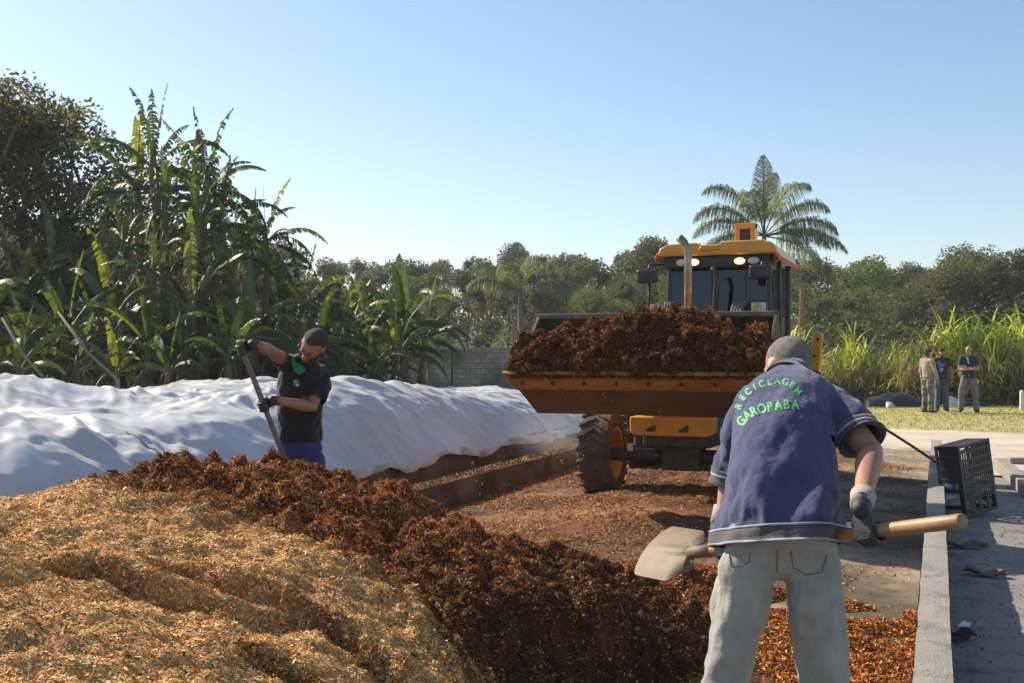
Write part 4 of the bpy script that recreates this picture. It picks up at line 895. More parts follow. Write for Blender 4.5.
# big trees at the left edge, one bare tree, fallen pale stems
T1 = make_tree('broadleaf_tree', 51, 10, (.35, 1.), 3.0, 11000, .16, [(.08, .08, .035), (.10, .09, .04), (.04, .045, .02), (.15, .11, .05)], 24, .2, .1)
T2 = make_tree('broadleaf_tree', 52, 10, (.3, 1.), 2.6, 14000, .15, [(.09, .10, .035), (.13, .12, .05), (.06, .07, .03), (.17, .13, .06)], 20, .16, .12)
for px, top, D, t, lab in ((-32, 60, 27, T1, 'tallest dark leafy tree at the left edge of the photo'), (30, 118, 29, T2, 'broadleaf tree with a thinning brownish crown next to the tallest dark tree'),
                           (76, 118, 30, T2, 'broadleaf tree with sky showing through its crown, left of the bare tree'), (120, 178, 31, T1, 'lower dark broadleaf tree just behind the bare tree'), (-75, 75, 28, T2, 'leafy tree partly outside the left edge')):
    g = P(px, 353, D); H = CAMZ-(top-353)*D/1100; o = copy_tree(t, (g.x, g.y, 0), rd.uniform(0, 6), (H/10*1.15, H/10*1.15, H/10*1.08)); tag(o, lab, 'tree')
    if t is T1: o.scale = (H/10*1.05, H/10*1.05, H/10*.98)
for t_ in (T1, T2): hide_proto(t_)
for _, _, p_ in F_TYPES: hide_proto(p_)
def bare_tree(px, top, D):
    g = P(px, 353, D); H = CAMZ-(top-353)*D/1100; rdl = random.Random(3)
    root = thing('bare_tree', 'small bare grey tree with leafless twigs against the sky', 'tree', (g.x, g.y, 0))
    mb = MB()
    def br(p, d, l, r, dep):
        q = p+d*l; mb.tube([p, p+d*l*.5+V(rdl.uniform(-1, 1), rdl.uniform(-1, 1), 0)*l*.05, q], [r, r*.85, r*.65], 5)
        if dep == 0: return
        l *= .9
        for k in range(3 if dep > 1 else 4):
            dd = (d+V(rdl.uniform(-.7, .7), rdl.uniform(-.7, .7), rdl.uniform(-.05, .4))).normalized(); br(p+d*l*rdl.uniform(.5, 1), dd, l*rdl.uniform(.32, .5), r*.5, dep-1)
    br(V(g.x, g.y, 0), V(.03, 0, 1).normalized(), H*.50, .07, 4)
    mb.build('branches', pm('bare_bark', (.16, .12, .10), .9), root, smooth=True)
bare_tree(108, 110, 27)
m_pale = pm('dead_stalk', (.20, .17, .13), .85, var=(.12, .095, .07), scale=6, bump=.3)
for (a, b, r, lab) in ((P(2, 318, 16.5), P(48, 382, 16), .022, 'pale fallen stalk leaning at the far left of the grove'), (P(58, 312, 17), P(118, 380, 16.4), .024, 'pale bent stalk leaning down to the tarp'), 
                       (P(468, 372, 24), P(452, 350, 24.5), .02, 'thin brown stalk leaning by the block wall')):
    e = b-(b-a)*0; g0 = V(e.x, e.y, 0)
    o = MB().tube([a, (a+b)/2+V(0, 0, -.1), b, g0], [r*.7, r, r*1.1, r*1.2], 8).build('fallen_stalk', m_pale, None, smooth=True); tag(o, lab, 'stalk')

# ------------------------------------------------------------------ palms
def make_frond(root, base, az, el, L, droop, rng, lw=.028, ll=.55, cols=((.17, .195, .125), (.24, .26, .19), (.11, .135, .075))):
    n = 40; p = Vector(base); d = Vector((math.cos(az)*math.cos(el), math.sin(az)*math.cos(el), math.sin(el))); rib = []
    for k in range(n+1):
        rib.append((p.copy(), d.copy())); d = (d+Vector((0, 0, -1))*droop*(L/n)*(.15+2.5*(k/n)**1.6)).normalized(); p = p+d*L/n
    v = []; f = []; c = []; side = Vector((-math.sin(az), math.cos(az), 0))
    for k in range(7, n):
        for s in (-1, 1):
            for rep in range(4):
                t = (k+rep/4)/n; P0, d0 = rib[k]; P0 = P0+d0*(rep/4)*L/n; ln = ll*math.sin(math.pi*min(1, .18+t*.85))**.6*rng.uniform(.8, 1.15)
                q = (side*s*rng.uniform(.5, 1)+d0*.55+Vector((0, 0, rng.uniform(-.1, .35)))).normalized(); m = P0+q*ln*.5; e = m+(q*.35+Vector((0, 0, -1))).normalized()*ln*.6
                wv = d0*lw; b = len(v); v += [P0-wv*.5, P0+wv*.5, m+wv*.6, m-wv*.6, e+wv*.15, e-wv*.15]; f += [(b, b+1, b+2, b+3), (b+3, b+2, b+4, b+5)]; cj = pal(rng, 1, cols, .25)[0]; c += [cj]*6
    for k in range(n+1):
        r = .035*(1-k/n*.85); pp, dd = rib[k]
        for (du, dv) in ((0, -1), (.9, .5), (-.9, .5)): v.append(pp+side*du*r+Vector((0, 0, dv*r))); c.append(np.array((.14, .15, .07)))
    nb = len(v)-3*(n+1)
    for k in range(n):
        for j in range(3): a = nb+k*3+j; b = nb+k*3+(j+1) % 3; f.append((a, b, b+3, a+3))
    return link_mesh('frond', mesh_np('frond', np.array([tuple(x) for x in v]), np.array(f), np.array(c)), M['leaf'], root, world=False)
def palm(px, crown_py, D, label, scale=1., fr=None, seed=1, trunk_r=.13):
    g = P(px, 353, D); zc = CAMZ-(crown_py-353)*D/1100; rng = np.random.default_rng(seed)
    root = thing('palm_tree', label, 'palm tree', (g.x, g.y, 0)); root.rotation_euler = (0, 0, YAW)
    MB().tube([(0, 0, -.1), (.05, 0, zc*.5), (0, 0, zc-.6*scale), (0, 0, zc+.2*scale)], [trunk_r*1.2, trunk_r, trunk_r*.9, trunk_r*.45], 12).build('trunk', pm('palm_trunk', (.20, .17, .13), .85, var=(.12, .10, .07), scale=4, bump=.5, bscale=12), root, smooth=True, world=False)
    for (az, el, L, dr) in fr: make_frond(root, (0, 0, zc), R(az), R(el), L*scale, dr/scale, rng, ll=.85*scale, lw=.019*scale)
    return root, zc
QF = [(180, 62, 3.1, .7), (168, 45, 3.0, .7), (195, 25, 3.0, .55), (80, 84, 3.1, .55), (60, 78, 2.8, .7), (10, 48, 3.0, .62), (0, 28, 2.9, .55), (-20, 8, 3.1, .4),
      (-60, 60, 3.0, .7), (-120, 55, 2.8, .7), (205, 5, 2.9, .5), (20, -5, 2.8, .5), (-45, 10, 2.8, .5)]
root, zc = palm(764, 236, 38, 'feathery queen palm rising behind the loader cab', 1., QF, 3)
mb = MB()
for k in range(14):
    a = R(-30+k*4); mb.tube([(.15, -.1, zc-.2), (.9+.02*k, -.1, zc-.9), (1.25+.03*(k % 5), -.1+.02*k, zc-1.8), (1.2+.035*(k % 6), -.1+.015*k, zc-3.6+.1*(k % 4))], .03, 4)
mb.build('flower_stalk', pm('dry_flower', (.30, .20, .12), .9), root, world=False)
QS = [(a, e, 2.4, .7) for a, e in ((0, 60), (40, 45), (80, 65), (130, 40), (170, 55), (200, 35), (250, 50), (300, 60), (330, 30), (100, 80))]
palm(520, 297, 52, 'small light-green palm at the forest edge left of the bucket', 1.25, QS, 9)

# ------------------------------------------------------------------ cane grass
def make_cane(seed, H=3., n=13, dry=.25):
    rng = np.random.default_rng(seed); root = thing('cane_clump', None, None); st = MB(); v = []; f = []; c = []
    for k in range(n):
        a = rng.uniform(0, 6.28); r = rng.uniform(0, .5); b = Vector((r*math.cos(a), r*math.sin(a), 0)); h = H*rng.uniform(.35, .75); ln = Vector((math.cos(a), math.sin(a), 0))*rng.uniform(.05, .35); top = b+ln+Vector((0, 0, h))
        st.tube([b, b+ln*.4+Vector((0, 0, h*.5)), top], [.018, .016, .010], 5)
        nlv = 11
        for j in range(nlv):
            t = .25+.75*j/nlv; p = b+(top-b)*t; az = rng.uniform(0, 6.28); L = H*rng.uniform(.3, .5); el = rng.uniform(.8, 1.45); d = Vector((math.cos(az)*math.cos(el), math.sin(az)*math.cos(el), math.sin(el)))
            isdry = rng.uniform() < (dry+.5*(1-t)); cj = pal(rng, 1, [(.62, .50, .28), (.48, .36, .19)] if isdry else [(.34, .40, .06), (.46, .48, .09), (.22, .30, .06)], .2)[0]; side = Vector((-math.sin(az), math.cos(az), 0)); dr = rng.uniform(.8, 2.4)*(1.8 if isdry else 1); m = 7
            for q in range(m+1):
                w = .028*math.sin(math.pi*min(1, .15+.85*(1-q/m)))+.002; v += [tuple(p+side*w), tuple(p-side*w)]; c += [cj, cj]
                if q < m: bi = len(v)-2; f.append((bi, bi+1, bi+3, bi+2))
                d = (d+Vector((0, 0, -1))*dr*L/m*(.3+q/m*1.4)/H*2).normalized(); p = p+d*L/m
    st.build('stems', pm('cane_stem', (.24, .20, .07), .7), root, world=False)
    link_mesh('leaves', mesh_np('leaves', np.array(v), np.array(f), np.array(c)), M['leaf'], root, world=False)
    return root
CN = [make_cane(61, dry=.3), make_cane(62, n=12, dry=.55), make_cane(63, n=17, dry=.15)]
CLAB = ['tall clump of mixed green and dry sugar cane before the boundary wall', 'thin straw-coloured clump of dry cane before the boundary wall', 'dense bright green clump of cane before the boundary wall']
def cane_label(px, D, ty):
    spot = next(t for lim, t in ((790, 'behind the loader cab'), (815, 'beside the loader boom'), (835, 'right above the stooping man'), (852, 'left of the black sheeting'), (870, 'above the left end of the black sheeting'), (888, 'above the middle of the black sheeting'), (905, 'above the right end of the black sheeting'), (922, 'just left of the man in beige'), (935, 'behind the man in beige'), (950, 'behind the man in the cap'), (962, 'left of the bald man'), (976, 'behind the bald man'),
        (990, 'just right of the bald man'), (1005, 'between the bald man and the white post'), (1024, 'behind the white post'), (5000, 'beyond the right edge')) if px < lim)
    return ('tall mixed green and dry', 'thin straw-coloured', 'dense bright green')[ty]+' cane clump '+spot
rd2 = random.Random(5); px = 770
while px < 1130:
    big = px > 960 or 830 < px < 850
    D = rd2.uniform(34.2, 36.5); ty = rd2.choice([2, 2, 0]) if px > 950 else rd2.choice([1, 0, 0, 1])
    H = rd2.uniform(2.7, 3.4) if px > 950 else rd2.uniform(1.9, 2.9); g = P(px, 353, D)
    o = copy_tree(CN[ty], (g.x, g.y, 0), rd2.uniform(0, 6), H/3.); tag(o, cane_label(px, D, ty), 'cane', 'cane clumps along the boundary wall'); px += rd2.uniform(11, 24)
for c_ in CN: hide_proto(c_)
# lawn blades
rng = np.random.default_rng(8); n = 90000; x = rng.uniform(-5, 26, n); y = rng.uniform(15, 37.5, n); k = (y > 25.1-(x+5.2)*.1396*1.0) & (y < 37.5); x, y = x[k], y[k]
v, f, c = quads_leaf(np.stack([x, y, np.full(len(x), .018)], 1), .06, pal(rng, len(x), [(.26, .25, .08), (.40, .33, .14), (.16, .19, .05)], .25), rng, (.15, .3), dirs=np.c_[rng.normal(size=(len(x), 2))*.5, np.ones(len(x))])
tag(link_mesh('grass', mesh_np('grass', v, f, c), M['leaf']), 'short yellowish lawn grass beyond the dirt road', None, None, 'stuff')
# ================================================================== PEOPLE
m_skin = pm('skin', (.42, .22, .14), .5, var=(.36, .17, .11), scale=14, bump=.15, bscale=200)
m_skin2 = pm('tanned_skin', (.36, .19, .12), .5, var=(.29, .14, .09), scale=14, bump=.15, bscale=200)
m_hairg = pm('grey_cropped_hair', (.15, .125, .105), .9, var=(.34, .30, .26), scale=55, bump=.9, bscale=420, detail=8)
m_haird = pm('dark_cropped_hair', (.035, .026, .02), .85, var=(.085, .065, .05), scale=60, bump=.9, bscale=400)
m_eyew = pm('eye_white', (.7, .68, .65), .2); m_pupil = pm('pupil', (.02, .015, .01), .1)
FW = Vector((-SY, CY, 0)); RT = Vector((CY, SY, 0)); UP = Vector((0, 0, 1))
def frame(face, up):
    y = Vector(face).normalized(); z = (Vector(up)-y*y.dot(Vector(up))).normalized(); x = y.cross(z); return Matrix((x, y, z)).transposed()
def head_shapes(mb, c, Rm, s=1.):
    T = lambda p: Vector(c)+Rm @ (Vector(p)*s)
    E = lambda p, r, rot=None: mb.ell(T(p), [q*s for q in r], Rm if rot is None else Rm @ rot, n=24, m=16)
    E((0, -.014, .032), (.077, .096, .088)); E((0, .020, -.012), (.066, .074, .088)); E((0, .034, -.068), (.050, .052, .042)); E((0, .062, -.094), (.026, .022, .020))
    E((0, .076, .022), (.050, .018, .012)); E((.036, .062, -.028), (.024, .022, .020)); E((-.036, .062, -.028), (.024, .022, .020))
    mb.tube([T((0, .086, .012)), T((0, .098, -.012)), T((0, .110, -.030)), T((0, .098, -.040))], [.008*s, .011*s, .014*s, .011*s], 10)
    E((0, .088, -.060), (.024, .011, .006)); E((0, .085, -.070), (.021, .011, .007))
    for q in (-1, 1):
        E((q*.078, -.004, -.008), (.009, .019, .031), Matrix.Rotation(R(q*-18), 3, 'Z')); E((q*.080, .002, -.034), (.008, .010, .012))
        E((q*.014, .100, -.036), (.008, .009, .007))
def hand_shapes(mb, w_, f, n, s, sc=1., curl=(.25, .35, .3), r=.0088, spread=.004, tcurl=.3):
    """w_ wrist, f towards the knuckles, n out of the palm, s towards the thumb"""
    f, n, s = [Vector(q).normalized() for q in (f, n, s)]
    mb.loft([w_-f*.01*sc, w_+f*.02*sc, w_+f*.055*sc, w_+f*.088*sc], [(.028*sc, .020*sc), (.034*sc, .018*sc), (.042*sc, .016*sc), (.041*sc, .013*sc)], s, 14)
    for k, (o, L) in enumerate(((.031, .072), (.011, .082), (-.010, .076), (-.030, .060))):
        p = w_+f*.085*sc+s*o*sc; a = 0; pts = [p-f*.02*sc, p]; ls = (.46, .30, .24)
        for j in range(3):
            a += curl[j]*(1+.08*k); d = f*math.cos(a)+n*math.sin(a)+s*spread*(1.5-k); p = p+d*L*ls[j]*sc; pts.append(p)
        mb.loft(pts, [r*1.05*sc, r*1.08*sc, r*sc, r*.93*sc, r*.8*sc], s, 10)
    p = w_+f*.022*sc+s*.026*sc; d1 = (s*.75+f*.6+n*.35).normalized(); q1 = p+d1*.040*sc; d2 = (s*.25+f*.75+n*(.35+tcurl)).normalized(); q2 = q1+d2*.032*sc; d3 = (f*.6+n*(.5+tcurl)-s*tcurl).normalized()
    mb.loft([p-d1*.01*sc, q1, q2, q2+d3*.026*sc], [.014*sc, .012*sc, .0105*sc, .0085*sc], n, 10)
def grip_shapes(mb, hc, a, f, n, rh, sc=1., r=.0100, th=1):
    r *= .9
    """hand closed round a handle through hc along a; palm on the -n side, knuckles along f"""
    a = Vector(a).normalized(); f = (Vector(f)-a*a.dot(Vector(f))).normalized(); n = (Vector(n)-a*a.dot(Vector(n))-f*f.dot(Vector(n))).normalized()
    s = a*th; pc_ = hc-n*(rh+.014*sc); wr = pc_-f*.085*sc
    mb.loft([wr-f*.02*sc, wr, pc_-f*.04*sc, pc_, pc_+f*.022*sc], [(.028*sc, .022*sc), (.031*sc, .021*sc), (.040*sc, .019*sc), (.043*sc, .016*sc), (.041*sc, .013*sc)], s, 16)
    for k, (o, e) in enumerate(((.031, 0), (.0105, .004), (-.0105, .001), (-.031, -.006))):
        R0 = rh+r*1.05; pts = [pc_+s*o*sc+f*.01*sc]
        for ang in (40, 80, 120, 160, 200, 228+e*900):
            t = R(ang); pts.append(hc+s*(o*sc)*1.0+(-n*math.cos(t)+f*math.sin(t))*(R0+(.006 if ang in (40, 80) else .0)*sc))
        mb.loft(pts, [r*1.1*sc, r*1.12*sc, r*1.08*sc, r*sc, r*1.03*sc, r*.95*sc, r*.82*sc], s, 10)
    R0 = rh+r*1.1; p0 = pc_-f*.045*sc+s*.026*sc
    mb.loft([p0, hc+s*.050*sc+(-n*.75-f*.65)*R0*1.2, hc+s*.052*sc+(-f*1.0+n*.15)*R0*1.08, hc+s*.040*sc+(-f*.7+n*.75)*R0*1.02], [.014*sc, .0125*sc, .011*sc, .009*sc], s, 10)
    return wr
def limb(mb, a, b, c, r, side, n=16):
    """two segments with a rounded joint and muscle swell"""
    a, b, c = Vector(a), Vector(b), Vector(c)
    mb.loft([a, a.lerp(b, .35), a.lerp(b, .75), b, b.lerp(c, .25), b.lerp(c, .6), c], [r[0], r[0]*1.0, (r[0]*.3+r[1]*.7), r[1], r[2], (r[2]*.5+r[3]*.5), r[3]], side, n)
def fold_noise(v, nrm, dirv, sc_along, sc_across, amp, seed, mask=None):
    """long soft folds running along dirv"""
    d = np.array(Vector(dirv).normalized()); al = v @ d; rest = v-al[:, None]*d
    q = rest*sc_across+(al*sc_along)[:, None]*d; q = q+.35*np.stack([pn(v*5, seed+3), pn(v*5, seed+4), pn(v*5, seed+5)], 1)
    a = fbm(q, 3, seed, .5); a = np.sign(a)*np.abs(a)**.8
    return v+nrm*(a*amp*(1 if mask is None else mask))[:, None]
def region(me, fn, off, name, mat, parent, thick=0.):
    """a shell lifted off the body where fn(points) > 0: cropped hair, beard"""
    v, n = get_np(me); k = fn(v); idx = np.where(k > 0)[0]; mp = -np.ones(len(v), int); mp[idx] = np.arange(len(idx))
    fs = [tuple(mp[i] for i in p.vertices) for p in me.polygons if all(mp[i] >= 0 for i in p.vertices)]
    h = np.clip(k[idx]*80, 0, 1)*off+.0006; vv = v[idx]+n[idx]*h[:, None]
    m2 = bpy.data.meshes.new(name); m2.from_pydata([tuple(x) for x in vv], [], fs); m2.update()
    return link_mesh(name, m2, mat, parent, smooth=True)
def cut_faces(me, cuts):
    bm = bmesh.new(); bm.from_mesh(me); kill = []
    for f in bm.faces:
        c = f.calc_center_median()
        for (p, d, r) in cuts:
            if (c-p).dot(d) > 0 and (c-p).length < r: kill.append(f); break
    bmesh.ops.delete(bm, geom=kill, context='FACES')
    # level the cut edge onto the cut plane
    for v in bm.verts:
        if v.is_boundary:
            for (p, d, r) in cuts:
                if (v.co-p).length < r*1.2 and abs((v.co-p).dot(d)) < .028: v.co -= d*(v.co-p).dot(d)
    bm.to_mesh(me); bm.free(); me.update()
def solid(o, t=.003):
    m = o.modifiers.new('s', 'SOLIDIFY'); m.thickness = t; m.offset = -1

def figure(name, label, J, face, up, spec, vox=.012):
    """J: world joints. Body = one voxel-joined surface; clothes and hair are its children"""
    g = spec.get('ground', J['pelvis']); root_loc = V(J['pelvis'].x, J['pelvis'].y, 0)
    root = thing(name, label, 'person', root_loc, spec.get('group'))
    side = (J['shB']-J['shA']).normalized(); hside = (J['hipB']-J['hipA']).normalized(); k = spec.get('k', 1.)
    Rm = frame(face, up); hc = J['head']
    mb = MB()
    tr = spec.get('torso', [(.138, .08), (.138, .095), (.160, .098), (.125, .07)])
    mb.loft([J['pelvis'].lerp(J['waist'], .45), J['waist'], J['chest'], J['neck']-(J['neck']-J['chest'])*.25], [(a*k, b*k) for a, b in tr], side, 22)
    nb = hc+Rm @ V(0, -.03, -.05)
    mb.loft([J['neck']-(J['neck']-J['chest'])*.2, J['neck'], nb], [(.062*k, .055*k), (.056*k, .056*k), (.054*k, .056*k)], side, 16)
    head_shapes(mb, hc, Rm, spec.get('hs', 1.))
    for S in 'AB':
        limb(mb, J['sh'+S], J['el'+S], J['wr'+S], [q*k for q in spec.get('arm', (.050, .040, .044, .028))], FW)
        limb(mb, J['hip'+S], J['kn'+S], J['an'+S], [q*k for q in spec.get('blegs', (.072, .050, .052, .038))], hside)
        toe = J.get('toe'+S, J['an'+S]+FW*.15); toe = V(toe.x, toe.y, .03); hl = J['an'+S]-(toe-J['an'+S]).normalized()*.04
        mb.loft([V(hl.x, hl.y, .045), V(J['an'+S].x, J['an'+S].y, .05), toe], [(.032, .035), (.038, .035), (.03, .022)], hside, 12)
        if 'hand'+S in spec: hand_shapes(mb, J['wr'+S], *spec['hand'+S])
    bme = voxel(mb, vox, 3, .5); v, n = get_np(bme)
    body = link_mesh('body', bme, spec.get('skin', m_skin), root, smooth=True)
    bd = body
    Ri = Rm.transposed(); hs = spec.get('hs', 1.)
    def loc(v): return (np.array(v)-np.array(hc)) @ np.array(Rm)/hs
    if spec.get('hair'):
        def hf(v):
            q = loc(v); x, y, z = q.T
            d = np.minimum(.16-np.linalg.norm(q-np.array([0, -.01, .03]), axis=1), 1)
            front = z-.052-np.clip((-y+.02)*-.0, 0, 1)       # hairline over the brow
            line = np.where(y > .03, z-.066, z-(-.085+np.clip(y+.045, 0, 1)*1.9))
            ear = np.hypot(y+.002, z+.010)-.036; side_ = np.where(np.abs(x) > .066, ear, 1)
            return np.minimum(np.minimum(d, line), side_)+.008*pn(q*60, 3)
        region(bme, hf, spec.get('hlen', .005), 'hair', spec['hair'], body)
    if spec.get('beard'):
        def bf(v):
            q = loc(v); x, y, z = q.T; d = .13-np.linalg.norm(q-np.array([0, .02, -.04]), axis=1)
            jaw = -.048-z-.35*np.clip(np.abs(x)-.03, 0, 1)*-1.2; jaw = np.where(np.abs(x) < .03, np.where((z < -.044) & (np.hypot(x/.024, (z+.065)/.012) > 1), .02, -.01), -.036-z+np.clip(np.abs(x)-.03, 0, 1)*.8)
            return np.minimum(np.minimum(d, jaw), y-.0)+.003*pn(q*110, 5)
        region(bme, bf, .006, 'beard', spec['hair'] or m_haird, body)
    for q in (-1, 1):
        c = hc+Rm @ (V(q*.031, .073, .004)*hs); e = MB().ell(c, (.012*hs,)*3, n=12, m=8).build('eye', m_eyew, body, smooth=True)
        MB().ell(c+Rm @ (V(0, .0095, -.001)*hs), (.005, .005, .005), n=8, m=6).build('pupil', m_pupil, e, smooth=True)
        if spec.get('brows', 1): MB().tube([hc+Rm @ (V(q*.014, .094, .020)*hs), hc+Rm @ (V(q*.030, .091, .027)*hs), hc+Rm @ (V(q*.048, .077, .022)*hs)], [.003, .0035, .002], 6).build('eyebrow', spec.get('hair') or m_haird, body, smooth=True)
    # --- trousers
    if spec.get('pants'):
        pmb = MB(); a, b = spec.get('pw', (.185, .135)); lr = spec.get('legr', (.098, .078, .078, .075)); wa = J['pelvis'].lerp(J['waist'], spec.get('wa', .08))
        mid = (J['hipA']+J['hipB'])/2
        pmb.loft([wa, J['pelvis'], mid+UP*.035], [(a*k*.95, b*k), (a*k, b*k), (a*k*.93, b*k*.62)], hside, 24)
        cuts = []
        for S in 'AB':
            an = J['an'+S]; end = V(an.x, an.y, .055) if spec.get('hemz') is None else an
            limb(pmb, J['hip'+S], J['kn'+S], end, [q*k for q in lr], hside, 18); dn = (end-J['kn'+S]).normalized(); cuts.append((end-dn*.0, dn, .16))
        pme = voxel(pmb, vox*.9, 5, .5); v, n = get_np(pme)
        low = 1.25-.0*v[:, 2]
        v = fold_noise(v, n, (0, 0, 1), 3.0, 11, spec.get('pfold', .010), 81); v = fold_noise(v, n, RT+UP*.25, 2.0, 16, .006, 85, np.clip(1.2-np.abs(v[:, 2]-J['knA'].z)*2.5, .25, 1)); set_np(pme, v)
        cut_faces(pme, cuts); o = link_mesh('trousers', pme, spec['pants'], body, smooth=True); solid(o); spec['_pants'] = (o, pme)
    # --- shoes
    for S in 'AB':
        an = J['an'+S]; toe = J.get('toe'+S, an+FW*.15); d = V(toe.x-an.x, toe.y-an.y, 0).normalized(); sd = V(-d.y, d.x, 0); b = V(an.x, an.y, 0)
        mb = MB(); mb.loft([b-d*.06+UP*.05, b+UP*.055, b+d*.09+UP*.045, b+d*.17+UP*.035], [(.036, .045), (.043, .052), (.047, .040), (.036, .028)], sd, 14); mb.loft([b+UP*.05, b+UP*.12], [(.045, .05), (.045, .05)], sd, 12)
        sm = voxel(mb, .009, 3); v, n = get_np(sm); v[:, 2] = np.maximum(v[:, 2], .004); set_np(sm, v); link_mesh('shoe', sm, spec.get('shoes', m_blk), body, smooth=True)
    return root, body, bme, Rm
def shirt(J, spec, body, rings, sleeves, mat, vox, folds, name='shirt', cuts=(), side=None):
    mb = MB(); side = side or (J['shB']-J['shA']).normalized()
    mb.loft([r[0] for r in rings], [r[1] for r in rings], side, 26)
    for (pts, rad) in sleeves: mb.loft(pts, rad, FW, 18)
    nk = rings[-2][0]; q_ = spec.get('yoke', .066); mb.loft([sleeves[0][0][0], nk.lerp(rings[-1][0], .35), sleeves[-1][0][0]], [q_, q_*1.25, q_], UP, 18)
    me = voxel(mb, vox, 6, .5); v, n = get_np(me)
    for (d, a, b, amp, seed, mask) in folds: v = fold_noise(v, n, d, a, b, amp, seed, mask(v) if mask else None)
    set_np(me, v); cut_faces(me, list(cuts)); o = link_mesh(name, me, mat, body, smooth=True); solid(o, .003); return o, me
def cloth_mat(name, c, var=None, rough=.9, bands=None):
    return pm(name, c, rough, var=var or tuple(q*1.25 for q in c), scale=7, bump=.55, bscale=34, sheen=.25, detail=8, spec=.25)
def band(me, name, mat, parent, fn, off=.002):
    """strip of cloth lifted off a garment where fn > 0"""
    v, n = get_np(me); k = fn(v); idx = np.where(k)[0]; mp = -np.ones(len(v), int); mp[idx] = np.arange(len(idx))
    fs = [tuple(mp[i] for i in p.vertices) for p in me.polygons if all(mp[i] >= 0 for i in p.vertices)]
    m2 = bpy.data.meshes.new(name); m2.from_pydata([tuple(x) for x in v[idx]+n[idx]*off], [], fs); m2.update()
    return link_mesh(name, m2, mat, parent, smooth=True)

# ------------------------------------------------------------------ the stooping man in the foreground
HA, HB = P(962, 521, 3.0), P(697, 552, 4.12)                 # shovel handle: butt, socket
hax = (HB-HA).normalized()
def on_handle(px):
    best = min((abs(512+1100*((HA+(HB-HA)*t/200)-V(0, 0, 0)).dot(RT)/((HA+(HB-HA)*t/200)).dot(FW)-px), t/200) for t in range(201)); return HA+(HB-HA)*best[1]
hB = on_handle(872); hA = on_handle(730)
J = dict(pelvis=P(779, 541, 3.52), waist=P(780, 500, 3.58), chest=P(785, 425, 3.78), neck=P(790, 377, 3.97), head=P(787, 369, 4.09),
         shA=P(752, 404, 3.96), elA=P(733, 480, 3.98), shB=P(829, 402, 3.82), elB=P(871, 452, 3.62),
         hipA=P(746, 567, 3.52), knA=P(722, 692, 3.50), anA=V(0, 0, 0), hipB=P(812, 567, 3.50), knB=P(826, 692, 3.48), anB=V(0, 0, 0))
q = P(706, 353, 3.42); J['anA'] = V(q.x, q.y, .09); q = P(834, 353, 3.42); J['anB'] = V(q.x, q.y, .09)
J['toeA'] = J['anA']+FW*.15-RT*.05; J['toeB'] = J['anB']+FW*.15+RT*.05
wB_up = (P(866, 505, 3.42)-hB).normalized()
gl = MB(); wrB = grip_shapes(gl, hB, hax, -UP-RT*.1, FW-UP*.1, .021, .93, .0112, 1)
gl2 = MB(); wrA = grip_shapes(gl2, hA, hax, -UP-FW*.1, FW, .021, 1.05, .0115, 1)
J['wrB'] = wrB+(J['elB']-wrB).normalized()*.03; J['wrA'] = wrA+(J['elA']-wrA).normalized()*.03
m_jean = cloth_mat('pale_grey_jeans', (.26, .25, .215), (.36, .35, .31))
m_navy = cloth_mat('faded_navy_jersey', (.045, .048, .112), (.068, .072, .155))
m_grip = pm('dark_rubber_glove', (.018, .022, .03), .5, var=(.04, .045, .055), scale=20, bump=.4, bscale=150)
m_knit = pm('cream_knit_cuff', (.45, .38, .30), .95, bump=.6, bscale=260)
spec = dict(skin=m_skin, hair=m_hairg, hlen=.0015, pants=m_jean, k=1., pw=(.178, .124), legr=(.086, .078, .072, .074), blegs=(.066, .050, .050, .036), shoes=pm('brown_boot', (.08, .05, .03), .7), arm=(.050, .041, .045, .025), pfold=.013)
man, body, bme, Rm = figure('person', 'man in a navy polo shirt and pale jeans stooping over a shovel, seen from behind', J, FW*.80-RT*.42-UP*.42, UP*.85+FW*.5, spec, .0095)
rings = [(P(779, 556, 3.515), (.205, .160)), (P(779, 525, 3.54), (.202, .155)), (P(780, 485, 3.60), (.182, .142)), (P(782, 445, 3.70), (.174, .138)), (P(785, 412, 3.82), (.172, .128)), (P(789, 392, 3.90), (.155, .105)), (P(791, 379, 3.955), (.085, .075))]
sB = [(P(818, 402, 3.84), .076), (P(835, 409, 3.78), .074), (P(851, 423, 3.72), .070), (P(862, 439, 3.66), .068)]
sA = [(P(758, 405, 3.94), .082), (P(745, 430, 3.95), .078), (P(734, 460, 3.965), .070), (P(731, 482, 3.975), .066)]
dB = (sB[-1][0]-sB[-2][0]).normalized(); dA = (sA[-1][0]-sA[-2][0]).normalized()
torso_mask = lambda v: np.clip(1.55-v[:, 2], .15, .55)*1.8
up_t = (rings[-1][0]-rings[0][0]).normalized()
so_, sme = shirt(J, spec, body, rings, [([p for p, r in sB], [r for p, r in sB]), ([p for p, r in sA], [r for p, r in sA])], m_navy, .0085,
    [(up_t+RT*.55, 1.5, 8, .030, 91, torso_mask), (RT-UP*.2, 2.2, 10, .014, 94, lambda v: np.clip(1.22-v[:, 2], 0, .3)*3.3), (up_t-RT*.3, 3, 15, .005, 97, None)],
    cuts=[(sB[-1][0]+dB*.0, dB, .13), (sA[-1][0]+dA*.0, dA, .11), (P(779, 545, 3.515), -(UP*.966+FW*.26), .32)])
m_rib = cloth_mat('charcoal_rib_knit', (.07, .065, .065), (.10, .095, .095)); m_line = cloth_mat('pale_blue_piping', (.26, .28, .34))
bvh = BVHTree.FromPolygons([v.co.copy() for v in sme.vertices], [tuple(p.vertices) for p in sme.polygons])
